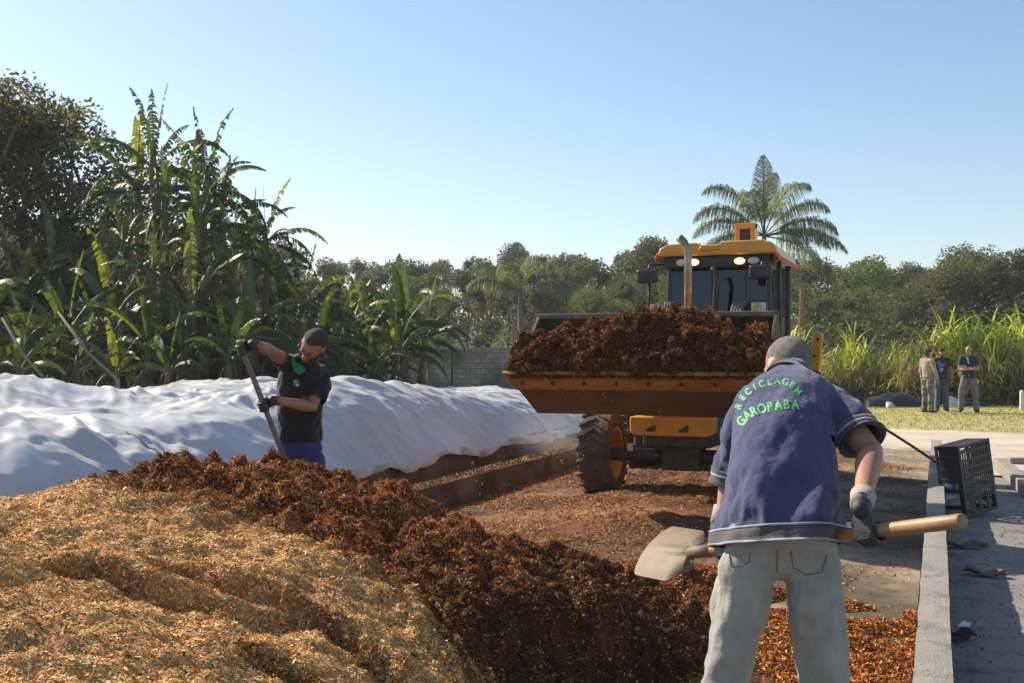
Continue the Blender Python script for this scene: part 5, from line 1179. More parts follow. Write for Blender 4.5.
def ring_on(bv, c, axis, h, n=96, r=.4, off=.002):
    axis = Vector(axis).normalized(); u = axis.cross(FW).normalized(); w_ = axis.cross(u); out = []; last = None
    for k in range(n):
        a = 2*math.pi*k/n; d = u*math.cos(a)+w_*math.sin(a); o = c+axis*h; hh, _, _, _ = bv.ray_cast(o+d*r, -d)
        rr = (hh-o).dot(d) if hh is not None and (hh-o).dot(d) > .02 else None; out.append([rr, o, d])
    good = [x[0] for x in out if x[0]]; md = sorted(good)[len(good)//2] if good else .1
    lim = md*1.9 if r > .2 else .092; rs = [x[0] if x[0] and x[0] < lim else min(md, .08 if r < .2 else md) for x in out]; rs = [(rs[k-2]+rs[k-1]+rs[k]+rs[(k+1) % n]+rs[(k+2) % n])/5 for k in range(n)]
    return [o+d*(rr+off) for rr, (_, o, d) in zip(rs, out)]
def wrap_band(bv, c, axis, h0, h1, name, mat, par, off=.003, r=.4, n=96, m=5):
    mb = MB(); rows = [ring_on(bv, c, axis, h0+(h1-h0)*j/m, n, r, off) for j in range(m+1)]
    for row in rows: mb.v += [tuple(p) for p in row]
    for j in range(m):
        for k in range(n): a = j*n+k; b_ = j*n+(k+1) % n; mb.f.append((a, b_, b_+n, a+n))
    o = mb.build(name, mat, par, smooth=True); solid(o, .003); return o
h0 = P(779, 545, 3.515); ut = (UP*.966+FW*.26)
wrap_band(bvh, h0, ut, .0, .045, 'hem_band', m_rib, so_, .007)
for a_ in (.0, .047): wrap_band(bvh, h0, ut, a_, a_+.007, 'hem_piping', m_line, so_, .0095, m=1)
for (pts, d) in ((sB, dB), (sA, dA)):
    wrap_band(bvh, pts[-1][0], d, -.045, .004, 'cuff_band', m_rib, so_, .005, .13, 64); wrap_band(bvh, pts[-1][0], d, -.028, -.020, 'cuff_piping', m_line, so_, .006, .13, 64, 1)
# collar
cpt = J['neck']; cd_ = (J['head']-J['neck']).normalized()
cl = MB(); axs = (P(791, 376, 3.965)-P(790, 392, 3.90)).normalized(); bse = P(789, 379, 3.95)
sd = (J['shB']-J['shA']).normalized(); bk_ = axs.cross(sd)
for k in range(33):
    a = 2*math.pi*k/32
    for h, r in ((0, .082), (.022, .072), (.024, .066), (.0, .076)):
        cl.v.append(tuple(bse+axs*h+(sd*math.cos(a)*1.05+bk_*math.sin(a))*r))
for k in range(32):
    for j in range(3): a = k*4+j; cl.f.append((a, a+4, a+5, a+1))
cl.build('collar', m_rib, so_, smooth=True)
# glove, cuff
for g_, w_, el_ in ((gl, wrB, J['elB']), (gl2, wrA, J['elA'])):
    u_ = (el_-w_).normalized(); g_.loft([w_-u_*.025, w_+u_*.012], [.029, .031], FW, 16)
    gm = voxel(g_, .0030, 2, .5); link_mesh('glove', gm, m_grip, body, smooth=True)
    MB().loft([w_-u_*.004, w_+u_*.03, w_+u_*.058], [.0345, .0355, .039], FW, 20, cap=False).build('glove_cuff', m_knit, body, smooth=True)
# lettering on the back of the shirt
def char_mesh(ch):
    c = bpy.data.curves.new('t', 'FONT'); c.body = ch; c.align_x = 'CENTER'; c.size = 1; c.offset = .028; o = bpy.data.objects.new('t', c); COL.objects.link(o)
    dg = bpy.context.evaluated_depsgraph_get(); me = bpy.data.meshes.new_from_object(o.evaluated_get(dg)); bpy.data.objects.remove(o)
    bm = bmesh.new(); bm.from_mesh(me); bmesh.ops.remove_doubles(bm, verts=bm.verts, dist=1e-4); bmesh.ops.triangulate(bm, faces=bm.faces)
    for _ in range(5):
        es = [e for e in bm.edges if e.calc_length() > .12]
        if not es: break
        bmesh.ops.subdivide_edges(bm, edges=es, cuts=1); bmesh.ops.triangulate(bm, faces=bm.faces)
    vs = [v.co.copy() for v in bm.verts]; fs = [[v.index for v in f.verts] for f in bm.faces]; bm.free(); return vs, fs
def lettering(chars, pts, hgt, wid, name, mat, par, bvh, off=.0025):
    mb = MB()
    for i, ch in enumerate(chars):
        a = Vector(pts[max(i-1, 0)]); b = Vector(pts[min(i+1, len(pts)-1)]); t = (b-a).normalized(); up = Vector((t.y, -t.x))
        vs, fs = char_mesh(ch); xs = [v.x for v in vs]; cx = (min(xs)+max(xs))/2; wd = max(xs)-min(xs); out = []
        for jj, (jx, jy) in enumerate(((.15, .1), (-.15, -.1))):
          out = []
          for v in vs:
            q = Vector((jx, jy))+Vector(pts[i])+t*(v.x-cx)*wid/(.62 if wd > .3 else .62)+up*(v.y-.35)*hgt/.70
            d = (P(q.x, q.y, 1)-V(0, 0, CAMZ)).normalized(); h, nn, _, _ = bvh.ray_cast(V(0, 0, CAMZ), d)
            if h is None: h = P(q.x, q.y, 3.8)
            out.append(h-d*(off+jj*.0004))
          mb.add(out, fs)
    return mb.build(name, mat, par)
m_green = pm('green_print', (.10, .42, .12), .7, dirt=(.06, .20, .10), dscale=40, damt=(.5, .72))
lettering('RECICLAGEM', [(738.5, 406), (742.5, 397.5), (748, 391.5), (754.5, 386.6), (761.8, 383.6), (769.6, 381.6), (777.4, 380.6), (785.4, 381.6), (792.4, 385), (798, 391)], 6.4, 5.6, 'lettering', m_green, so_, bvh)
lettering('GAROPABA', [(741, 421), (747, 415), (754, 411), (761.8, 408.4), (770, 406.4), (778.3, 405), (786.8, 404.2), (795.4, 404.2)], 9.0, 7.0, 'lettering', m_green, so_, bvh)
# back pockets stitched on the jeans
pv_ = BVHTree.FromPolygons([v.co.copy() for v in spec['_pants'][1].vertices], [tuple(p.vertices) for p in spec['_pants'][1].polygons])
m_stitch = pm('seam_thread', (.14, .13, .11), .9)
def seam(pl, par, bv, r=.0018):
    pts = []
    for a, b in zip(pl[:-1], pl[1:]):
        for k in range(8):
            t = k/8; d = (P(a[0]+(b[0]-a[0])*t, a[1]+(b[1]-a[1])*t, 1)-V(0, 0, CAMZ)).normalized(); h, _, _, _ = bv.ray_cast(V(0, 0, CAMZ), d)
            if h: pts.append(h-d*.001)
    return MB().tube(pts, r, 5).build('pocket_seam', m_stitch, par, smooth=True) if len(pts) > 2 else None
pt = spec['_pants'][0]
seam([(791, 551), (793, 567), (806, 575), (822, 572), (828, 553)], pt, pv_); seam([(729, 552), (731, 566), (741, 566), (749, 562), (750, 552)], pt, pv_); seam([(777, 550), (777, 576)], pt, pv_)

# --- his shovel
m_wood = pm('worn_ash_handle', (.36, .22, .10), .5, var=(.25, .14, .065), scale=7, bump=.15, bscale=120, dirt=(.14, .08, .04), dscale=9, damt=(.6, .8))
m_blade = pm('dusty_shovel_steel', (.20, .15, .095), .65, metal=.1, var=(.17, .12, .075), scale=8, bump=.12, bscale=90, dirt=(.13, .07, .035), dscale=14, damt=(.5, .72), detail=9)
def shovel(label, A, B, tipdir, wdir, w, L, mh, mbl, r=.021, curve=.03):
    t = thing('shovel', label, 'shovel', B)
    ax = (B-A).normalized(); h = MB(); n = 14; pts = [A+(B-A)*k/n for k in range(n+1)]; h.tube([A-ax*.004]+pts, [r*.9]+[r*(1.03-.06*math.sin(k/n*3)) for k in range(n+1)], 18); h.build('handle', mh, t, smooth=True)
    MB().tube([B-ax*.10, B+ax*.02, B+ax*.10], [r*1.18, r*1.15, r*.55], 14).build('socket', mbl, t, smooth=True)
    td = Vector(tipdir).normalized(); wd = Vector(wdir); wd = (wd-td*td.dot(wd)).normalized(); nn = td.cross(wd); nu, nv = 22, 18; mb = MB()
    for sgn in (0, 1):
        for i in range(nu+1):
            u = i/nu; ww = w*(.5*min(1, (.35+2.6*u)) if u < .25 else .5*(1-.0*u)) if True else 0
            if u > .86: ww = w*.5*math.sqrt(max(0, 1-((u-.86)/.20)**2))
            for j in range(nv+1):
                s = j/nv*2-1; dish = (s*s)*curve*(1-.5*u)+.018*math.exp(-(s/.16)**2)*(1-u)*-1+(.01 if u < .05 else 0)
                mb.v.append(tuple(B+ax*.02+td*(u*L)+wd*(s*ww)+nn*(dish+sgn*.003)))
    K = (nu+1)*(nv+1)
    for sgn in (0, 1):
        for i in range(nu):
            for j in range(nv): a = sgn*K+i*(nv+1)+j; mb.f.append((a, a+1, a+nv+2, a+nv+1))
    for i in range(nu):
        for j in (0, nv): a = i*(nv+1)+j; mb.f.append((a, a+nv+1, a+nv+1+K, a+K))
    for j in range(nv):
        for i in (0, nu): a = i*(nv+1)+j; mb.f.append((a, a+1, a+1+K, a+K))
    mb.build('blade', mbl, t, smooth=False); return t
tip = P(640, 555, 4.30); 
shovel('tan dusty shovel with a long wooden handle gripped by the stooping man', HA, HB, (P(668, 546, 4.26)-HB)+(P(640, 545, 4.40)-P(668, 546, 4.26)), P(667, 521, 4.42)-P(672, 570, 4.12), .265, .275, m_wood, m_blade)

# ------------------------------------------------------------------ the shovelling worker behind the mound
A2, B2 = P(239, 341, 6.95), P(284, 457, 7.20); ax2 = (B2-A2).normalized()
hA2 = A2+(B2-A2)*.07; hB2 = A2+(B2-A2)*.55
J2 = dict(pelvis=P(299, 452, 7.60), waist=P(300, 425, 7.57), chest=P(302, 386, 7.47), neck=P(304, 364, 7.38), head=P(313, 346, 7.27),
          shA=P(285, 361, 7.38), elA=P(269, 350, 7.12), shB=P(322, 373, 7.50), elB=P(313, 407, 7.34),
          hipA=P(287, 462, 7.60), knA=P(286, 530, 7.50), hipB=P(312, 462, 7.62), knB=P(313, 530, 7.55), anA=V(0, 0, 0), anB=V(0, 0, 0))
q = P(283, 353, 7.60); J2['anA'] = V(q.x, q.y, .09); q = P(318, 353, 7.66); J2['anB'] = V(q.x, q.y, .09); J2['toeA'] = J2['anA']-FW*.14-RT*.08; J2['toeB'] = J2['anB']-FW*.15+RT*.04
g1 = MB(); w1 = grip_shapes(g1, hA2, ax2, -RT-UP*.05, FW*-1-RT*.3, .018, .88, .0104, -1)
g2 = MB(); w2 = grip_shapes(g2, hB2, ax2, -RT-FW*.3, FW*-1, .018, .88, .0104, -1)
J2['wrA'] = w1+RT*.01; J2['wrB'] = w2+RT*.01
m_vest = cloth_mat('black_vest', (.012, .012, .014), (.02, .02, .022)); m_cob = cloth_mat('cobalt_work_trousers', (.035, .04, .16), (.05, .055, .20)); m_gtee = cloth_mat('green_tee', (.02, .22, .08))
spec2 = dict(skin=m_skin2, hair=m_haird, hlen=.0015, beard=True, pants=m_cob, k=.95, wa=.3, pw=(.165, .125), legr=(.095, .075, .075, .075))
m2_, body2, bme2, Rm2 = figure('person', 'bearded worker in glasses, black vest and blue trousers shovelling behind the mound', J2, -FW*.80-RT*.42-UP*.62, UP*.75+RT*.30-FW*.6, spec2, .0095)
rg = [(P(299, 441, 7.59), (.158, .125)), (P(300, 420, 7.57), (.152, .120)), (P(301, 395, 7.50), (.165, .125)), (P(303, 378, 7.44), (.170, .120)), (P(304, 368, 7.40), (.140, .095)), (P(305, 362, 7.38), (.075, .07))]
s1 = [(P(289, 364, 7.40), .070), (P(284, 361, 7.36), .062), (P(280.5, 358, 7.32), .058)]; s2 = [(P(318, 374, 7.48), .074), (P(321, 388, 7.44), .068), (P(317, 400, 7.38), .062)]
d1 = (s1[-1][0]-s1[-2][0]).normalized(); d2 = (s2[-1][0]-s2[-2][0]).normalized()
v2_, vme2 = shirt(J2, spec2, body2, rg, [([p for p, r in s1], [r for p, r in s1]), ([p for p, r in s2], [r for p, r in s2])], m_vest, .009,
    [(UP+RT*.5, 2, 10, .010, 191, None), (RT, 2, 14, .006, 194, None)], name='vest', cuts=[(s1[-1][0], d1, .11), (s2[-1][0], d2, .11), (rg[0][0], -UP, .3)])
bv2 = BVHTree.FromPolygons([v.co.copy() for v in vme2.vertices], [tuple(p.vertices) for p in vme2.polygons])
def patch(poly, name, mat, par, bv, off=.004, sub=3):
    """flat printed or sewn patch laid on a garment"""
    bm = bmesh.new(); vs = [bm.verts.new((x, y, 0)) for x, y in poly]; bm.faces.new(vs); bmesh.ops.triangulate(bm, faces=bm.faces)
    for _ in range(sub): bmesh.ops.subdivide_edges(bm, edges=bm.edges[:], cuts=1); bmesh.ops.triangulate(bm, faces=bm.faces)
    mb = MB(); out = []; bm.verts.index_update()
    for v in bm.verts:
        d = (P(v.co.x, v.co.y, 1)-V(0, 0, CAMZ)).normalized(); h, _, _, _ = bv.ray_cast(V(0, 0, CAMZ), d); out.append((h if h else P(v.co.x, v.co.y, 7.35))-d*off)
    mb.add(out, [[v.index for v in f.verts] for f in bm.faces]); bm.free(); return mb.build(name, mat, par, smooth=True)
patch([(292.5, 355), (296, 362), (303, 366), (306, 371), (299, 375), (294, 371), (291.5, 362)], 'green_collar', m_gtee, v2_, bv2, .012)
circ = lambda cx, cy, rx, ry: [(cx+rx*math.cos(2*math.pi*k/16), cy+ry*math.sin(2*math.pi*k/16)) for k in range(16)]
lg = patch(circ(296.5, 383, 3.6, 3.9), 'badge', pm('badge_blue', (.02, .10, .35), .6), v2_, bv2, .004)
patch(circ(295.5, 381.4, 2.1, 1.9), 'badge_green', pm('badge_green', (.05, .45, .15), .6), lg, bv2, .006, 2); patch(circ(297.4, 385.0, 1.9, 1.2), 'badge_yellow', pm('badge_yellow', (.6, .6, .08), .6), lg, bv2, .007, 2)
m_piping = pm('grey_piping', (.22, .22, .23), .8)
for g_, w_, el_ in ((g1, w1, J2['elA']), (g2, w2, J2['elB'])):
    u_ = (el_-w_).normalized(); g_.loft([w_-u_*.02, w_+u_*.02], [.030, .032], FW, 16); link_mesh('glove', voxel(g_, .004, 3, .5), m_grip, body2, smooth=True)
# glasses
T2_ = lambda p: J2['head']+Rm2 @ V(*p); gm = MB()
for q in (-1, 1):
    gm.tube([T2_((q*.031+.022*math.cos(a), .100+.0*q, .002+.016*math.sin(a))) for a in [2*math.pi*k/16 for k in range(17)]], .0022, 5); gm.tube([T2_((q*.052, .098, .006)), T2_((q*.078, .06, .006)), T2_((q*.082, .0, .004))], .002, 5)
gm.tube([T2_((-.009, .101, .004)), T2_((.009, .101, .004))], .002, 5); gm.build('glasses', m_blk, body2, smooth=True)
m_gh = pm('weathered_grey_handle', (.13, .11, .095), .6, var=(.20, .17, .15), scale=9); m_gb = pm('dark_shovel_steel', (.10, .09, .085), .5, metal=.4, var=(.17, .13, .10), scale=9)
shovel('grey-handled shovel pushed into the compost by the worker in the black vest', A2, B2, ax2+RT*.28-FW*.3, RT+FW*.2, .25, .27, m_gh, m_gb, .018, .035)

# ------------------------------------------------------------------ three men standing on the lawn
def standing(label, px, D, rz, H, arms, spec, face_rz=None, legs=.09, headtilt=0., legk=0.):
    g = P(px, 353, D); o = V(g.x, g.y, 0); s = H/1.75; Rz = Matrix.Rotation(rz, 3, 'Z'); T = lambda x, y, z: o+Rz @ (V(x, y, z)*s)
    J = dict(pelvis=T(0, 0, .95), waist=T(0, .01, 1.08), chest=T(0, .0, 1.30), neck=T(0, -.02, 1.47), head=T(0, .01, 1.62), shA=T(-.17, -.01, 1.40), shB=T(.17, -.01, 1.40), hipA=T(-.09, 0, .90), hipB=T(.09, 0, .90),
             knA=T(-legs-.01, .01+legk, .50), knB=T(legs+.01, .01, .50), anA=T(-legs-.03, 0, .09), anB=T(legs+.03, 0, .09), toeA=T(-legs-.06, .16, .03), toeB=T(legs+.06, .16, .03))
    for S, a in zip('AB', arms): J['el'+S] = T(*a[0]); J['wr'+S] = T(*a[1]); spec['hand'+S] = tuple(Rz @ V(*q) for q in a[2])+(1.,)
    fr_ = Matrix.Rotation(rz if face_rz is None else face_rz, 3, 'Z') @ V(0, 1, -.05)
    r, b, me, Rm = figure('person', label, J, fr_, UP, spec, .013)
    k = .98*s; side = Rz @ V(1, 0, 0)
    rings = [(T(0, .01, .90), (.175*k, .125*k)), (T(0, .01, 1.05), (.165*k, .125*k)), (T(0, 0, 1.28), (.185*k, .122*k)), (T(0, -.01, 1.37), (.165*k, .105*k)), (T(0, -.02, 1.46), (.08*k, .07*k))]
    sl = []; cuts = [(T(0, 0, .90), -UP, .4)]; f_ = spec['sleeve']
    for S in 'AB':
        a, e, w_ = J['sh'+S], J['el'+S], J['wr'+S]
        pts = [a.lerp(e, -.1), a.lerp(e, .35), a.lerp(e, .62)] if f_ < 1 else [a.lerp(e, -.1), a.lerp(e, .6), e, e.lerp(w_, .5), w_.lerp(e, .08)]
        sl.append((pts, [.066, .066, .062] if f_ < 1 else [.066, .062, .056, .05, .044])); dd = (pts[-1]-pts[-2]).normalized(); cuts.append((pts[-1], dd, .09))
    o_, sm = shirt(J, spec, b, rings, sl, spec['shirt'], .012, [(UP+side*.4, 2, 9, .010, 301, None), (side, 2, 12, .006, 305, None)], cuts=cuts, side=side)
    return r, b, J, Rm, o_, sm
rz0 = YAW
yawTo = lambda d: math.atan2(-d.x, d.y)
arm_dn = lambda q: ((q*.24, .02, 1.12), (q*.25, .10, .90), (V(0, .3, -1), V(-q, .2, 0), V(0, 1, .3)))
m_beige = cloth_mat('beige_sweater', (.30, .24, .18)); m_camo = pm('grey_camouflage', (.16, .155, .12), .9, var=(.28, .27, .22), scale=9, dirt=(.07, .075, .06), dscale=7, damt=(.5, .55))
standing('man in a beige long-sleeved top and mottled grey trousers on the lawn', 927.5, 29.4, yawTo(RT*.9+FW*.45), 1.72, (arm_dn(-1), arm_dn(1)), dict(skin=m_skin2, hair=m_haird, hlen=.012, pants=m_camo, shirt=m_beige, sleeve=1.0, hemz=None, group=None, legr=(.10, .085, .08, .08)))
m_dnav = cloth_mat('dark_navy_tee', (.02, .024, .045)); m_den = cloth_mat('blue_denim', (.05, .075, .13), (.08, .11, .18)); m_pr = pm('pale_blue_print', (.18, .32, .60), .8)
r2, b2, J3, R3, sh3, sm3 = standing('man in a dark cap and navy tee with blue print on the lawn', 941.5, 30.2, yawTo(-FW*.95-RT*.15), 1.74, (((-.26, -.02, 1.14), (-.27, .02, .90), (V(0, .1, -1), V(1, 0, 0), V(0, 1, 0))), ((.26, -.02, 1.14), (.24, .08, .92), (V(0, .1, -1), V(-1, 0, 0), V(0, 1, 0)))),
    dict(skin=m_skin, hair=m_haird, hlen=.008, pants=m_den, shirt=m_dnav, sleeve=.5, beard=True, legr=(.10, .08, .078, .075)))
bv3 = BVHTree.FromPolygons([v.co.copy() for v in sm3.vertices], [tuple(p.vertices) for p in sm3.polygons])
for (x0, x1, y0, y1) in ((937.6, 945.6, 363.2, 364.6), (938.4, 944.8, 365.4, 366.6), (939.4, 943.4, 367.6, 371.6), (937.2, 940.4, 361.4, 362.4)): patch([(x0, y0), (x1, y0+.2), (x1-.4, y1), (x0+.3, y1)], 'shirt_print', m_pr, sh3, bv3, .008, 1)
def cap(J, Rm, body, mat):
    mb = MB(); T = lambda p: J['head']+Rm @ V(*p)
    mb.ell(T((0, -.006, .050)), (.088, .106, .080), Rm, 20, 12); me = mb.mesh('cap'); cut_faces(me, [(T((0, 0, .040)), Rm @ V(0, 0, -1), .3)]); o = link_mesh('cap', me, mat, body, smooth=True); solid(o)
    b = MB(); b.loft([T((0, .085, .045)), T((0, .13, .042)), T((0, .165, .034))], [(.078, .004), (.070, .004), (.045, .003)], Rm @ V(1, 0, 0), 16); b.build('brim', mat, o, smooth=True)
cap(J3, R3, b2, pm('dark_cap', (.035, .02, .018), .8))
m_pol = cloth_mat('navy_polo', (.025, .028, .045)); m_gtr = cloth_mat('grey_chinos', (.15, .135, .125)); m_lan = pm('light_blue_lanyard', (.12, .40, .70), .7)
xa = (((-.23, .03, 1.13), (.06, .20, 1.17), (V(1, .1, .15), V(0, -1, 0), V(0, 0, 1))), ((.23, .03, 1.12), (-.08, .23, 1.14), (V(-1, -.1, .1), V(0, -1, 0), V(0, 0, 1))))
r4, b4, J4, R4, sh4, sm4 = standing('bald man in sunglasses and navy polo standing with crossed arms', 968.5, 29.5, yawTo(-FW*.85-RT*.25), 1.80, xa, dict(skin=m_skin, hair=None, pants=m_gtr, shirt=m_pol, sleeve=.5, legr=(.10, .085, .08, .078)), face_rz=yawTo(-FW*.6-RT*.8), legs=.16)
T4 = lambda p: J4['head']+R4 @ V(*p); gm = MB()
for q in (-1, 1): gm.ell(T4((q*.031, .096, .002)), (.026, .008, .018), R4, 12, 8); gm.tube([T4((q*.052, .092, .006)), T4((q*.082, .0, .004))], .003, 5)
gm.tube([T4((-.01, .1, .006)), T4((.01, .1, .006))], .003, 5); gm.build('sunglasses', m_blk, b4, smooth=True)
bv4 = BVHTree.FromPolygons([v.co.copy() for v in sm4.vertices], [tuple(p.vertices) for p in sm4.polygons])
patch([(966.4, 357.4), (968, 357.4), (969.6, 363.4), (968.2, 364.4)], 'lanyard', m_lan, sh4, bv4, .008, 1)
# ================================================================== PROPS
m_crate = pm('black_plastic', (.014, .014, .015), .45, var=(.03, .028, .026), scale=6, bump=.1, bscale=80, dirt=(.09, .075, .055), dscale=9, damt=(.62, .85))
# vented crate standing on its side against the kerb: outer bottom faces the camera's right
def crate():
    # local frame: e1 across the face, e2 up, e3 into the crate
    b0 = G(967, 519); e1 = (RT*.82+FW*.57).normalized(); e2 = (UP-RT*.13).normalized(); e1 = (e1-e2*e1.dot(e2)).normalized(); e3 = -(e1.cross(e2)).normalized()
    if e3.dot(FW) < 0: e3 = -e3
    e2 = e1.cross(e3); e2 = e2 if e2.z > 0 else -e2
    Rm = Matrix((e1, e2, e3)).transposed(); o = b0+V(0, 0, 0.004); Hh = .70; Wd = .54; Dp = .26
    t = thing('plastic_crate', 'black vented plastic crate standing on its side against the kerb', 'crate', o)
    def bar(mb, x0, x1, y0, y1, z0, z1): c = o+Rm @ V((x0+x1)/2, (y0+y1)/2, (z0+z1)/2); mb.box(c, (x1-x0, y1-y0, z1-z0), Rm)
    mb = MB()                                               # slatted base
    for y in (.0, .155, .165, .235, .31, .385, .46, .535, .62, .672): bar(mb, 0, Wd, y, y+(.030 if y in (0., .155, .672) else .024), 0, .014)
    for k in range(2): bar(mb, .0+k*(Wd-.03), .03+k*(Wd-.03), 0, Hh, -.001, .016)
    for k in range(1, 15): bar(mb, Wd*k/15-.009, Wd*k/15+.009, .165, .66, .002, .012)
    for k in range(1, 4): bar(mb, Wd*k/4-.03, Wd*k/4+.03, 0, .17, .001, .0145); bar(mb, Wd*k/4-.01, Wd*k/4+.01, .62, .69, .001, .0145)
    for x in (.06, .33):
        for y in (.055, .1): bar(mb, x, x+.13, y, y+.016, .0015, .013)
    mb.build('slatted_base', m_crate, t, bevel=.002)
    def side(name, fx):
        s = MB()
        if fx in (0, 1):                                    # end walls at x=0 / x=W
            x0, x1 = (0, .012) if fx == 0 else (Wd-.012, Wd)
            bar(s, x0, x1, 0, Hh, .014, .05); bar(s, x0-.001, x1+.001, 0, Hh, Dp-.03, Dp); 
            for y in (0, .08, .24, .34, .44, .56, Hh-.04): bar(s, x0+.001, x1-.001, y, y+.04, .014, Dp-.001)
            bar(s, x0+.002, x1-.002, .36, Hh, .014, Dp-.04)
        else:
            y0, y1 = (0, .012) if fx == 2 else (Hh-.012, Hh)
            bar(s, 0.012, Wd-.012, y0, y1, .014, .06); bar(s, .012, Wd-.012, y0-.001, y1+.001, Dp-.03, Dp)
            for k in range(7): bar(s, .012+(Wd-.024)*k/7, .035+(Wd-.024)*k/7, y0+.001, y1-.001, .014, Dp-.001)
        s.build(name, m_crate, t, bevel=.002)
    for k in range(4): side('side_wall', k)
    return t, o, Rm
ct, co, cR = crate()
# white cap lying in the crate, blue-white bag beside it
def blob(name, label, cat, c, r, mat, seed, amp=.35, vox=.008, flat=None, par=None):
    mb = MB(); mb.ell(c, r, n=28, m=18); me = mb.mesh(name); v, n = get_np(me); v = v+n*(fbm(v*9, 4, seed)*min(r)*amp*1.6)[:, None]
    if flat is not None: v[:, 2] = np.maximum(v[:, 2], flat)
    set_np(me, v); o = link_mesh(name, me, mat, None, smooth=True); return tag(o, label, cat)
m_bagw = pm('blue_white_bag', (.55, .55, .58), .4, var=(.03, .03, .30), scale=9)
blob('plastic_bag', 'small crumpled blue and white plastic bag between the kerb and the crate', 'bag', co+cR @ V(.06, .33, .20), (.07, .06, .06), m_bagw, 5)
blob('white_cloth', 'white rag lying between the kerb and the foot of the crate', 'cloth', co+cR @ V(.05, .19, .18), (.07, .06, .025), pm('white_rag', (.6, .6, .6), .8), 6)
# thin pole leaning from the bay floor onto the kerb by the crate
o = MB().tube([P(868, 418, 11.6), P(912, 446, 11.3), P(958, 477, 10.95)], [.014, .014, .013], 8).tube([P(958, 477, 10.95), P(962, 480, 10.93)], [.02, .02], 8)
pg = P(868, 418, 11.6)
MB_ = o.build('thin_pole', pm('dark_stick', (.06, .045, .035), .7), None, smooth=True); tag(MB_, 'thin dark pole slanting from behind the man down to the black crate', 'pole')
pst = MB().tube([V(pg.x-.02, pg.y+.02, 0), V(pg.x, pg.y, pg.z+.06)], [.03, .03], 10).build('support_post', m_blk, None, smooth=True); tag(pst, 'short dark post holding up the far end of the thin pole', 'post')
# concrete beam lying on the far right
a, b = G(1000, 469), G(1030, 497); d = (b-a); d.z = 0; Ln = d.length; d.normalize(); Rb = Matrix((d, V(-d.y, d.x, 0), UP)).transposed()
bm_o = MB().box((a+b)/2+UP*.075, (Ln+.1, .16, .145), Rb).build('concrete_beam', m_kerb, None, bevel=.012); tag(bm_o, 'short concrete beam lying on the pavement right of the crate', 'beam')
def road_kerb():
    a = G(1008, 463); b = a+RT*9-FW*.3; d = (b-a); d.z = 0; L = d.length; d.normalize(); Rb = Matrix((d, V(-d.y, d.x, 0), UP)).transposed()
    o = MB().box((a+b)/2+UP*.02, (L, .16, .12), Rb).build('road_kerb', m_kerb, None, bevel=.012); tag(o, 'low concrete edging between the pavement and the sandy road', 'kerb')
road_kerb()
# dry leaves and litter
m_dry = pm('dry_leaf', (.20, .13, .075), .9, var=(.13, .08, .045), scale=20)
for k, (px, py, L, rz, lab) in enumerate(((962, 548, .42, .2, 'long curled dead banana leaf scrap nearest the crate'), (985, 576, .30, -.25, 'short brown curled leaf scrap further from the crate on the pavement'), (958, 640, .22, .5, 'dark damp leaf scrap beside the kerb at the lower right'))):
    g = G(px, py, 0); mb = MB(); n = 16
    for i in range(n+1):
        t = i/n; w_ = .06*math.sin(math.pi*min(1, t+.04))**.6+.008; cx = (t-.5)*L
        for j in range(7):
            s = j/6*2-1; z = .010+.012*abs(math.sin(t*7+k))+.020*s*s*(1+math.sin(t*9+s)); mb.v.append((g.x+(cx+.01*s)*math.cos(rz)-s*w_*math.sin(rz), g.y+cx*math.sin(rz)+s*w_*math.cos(rz), z))
    for i in range(n):
        for j in range(6): a = i*7+j; mb.f.append((a, a+1, a+8, a+7))
    o = mb.build('dead_leaf', m_dry if k < 2 else pm('damp_leaf', (.06, .05, .04), .9), None, smooth=True); solid(o, .002); tag(o, lab, 'leaf')
g = G(964, 627); mb = MB().add([g+V(-.035, -.02, .004), g+V(.03, -.03, .01), g+V(.038, .02, .02), g+V(0, .035, .03), g+V(-.03, .02, .008)], [(0, 1, 2), (0, 2, 3), (0, 3, 4)])
o = mb.build('paper_scrap', pm('white_paper', (.75, .76, .78), .8)); solid(o, .001); tag(o, 'small white paper scrap on the shaded pavement', 'paper')
# grit on the pavement and by the kerb
rng = np.random.default_rng(31); n = 9000; x = .06+rng.uniform(0, 1, n)**1.7*4; y = rng.uniform(2.5, 15, n); L = rng.uniform(.004, .02, n)
v, f, c = chips(np.stack([x, y, np.full(n, .002)], 1), np.tile([0, 0, 1.], (n, 1)), L, L*.6, pal(rng, n, [(.16, .13, .10), (.28, .2, .12), (.09, .07, .05), (.35, .3, .25)], .3), rng, .4, .4)
tag(link_mesh('pavement_grit', mesh_np('pavement_grit', v, f, c), M['chips']), 'grit and crumbs on the pavement', None, None, 'stuff')
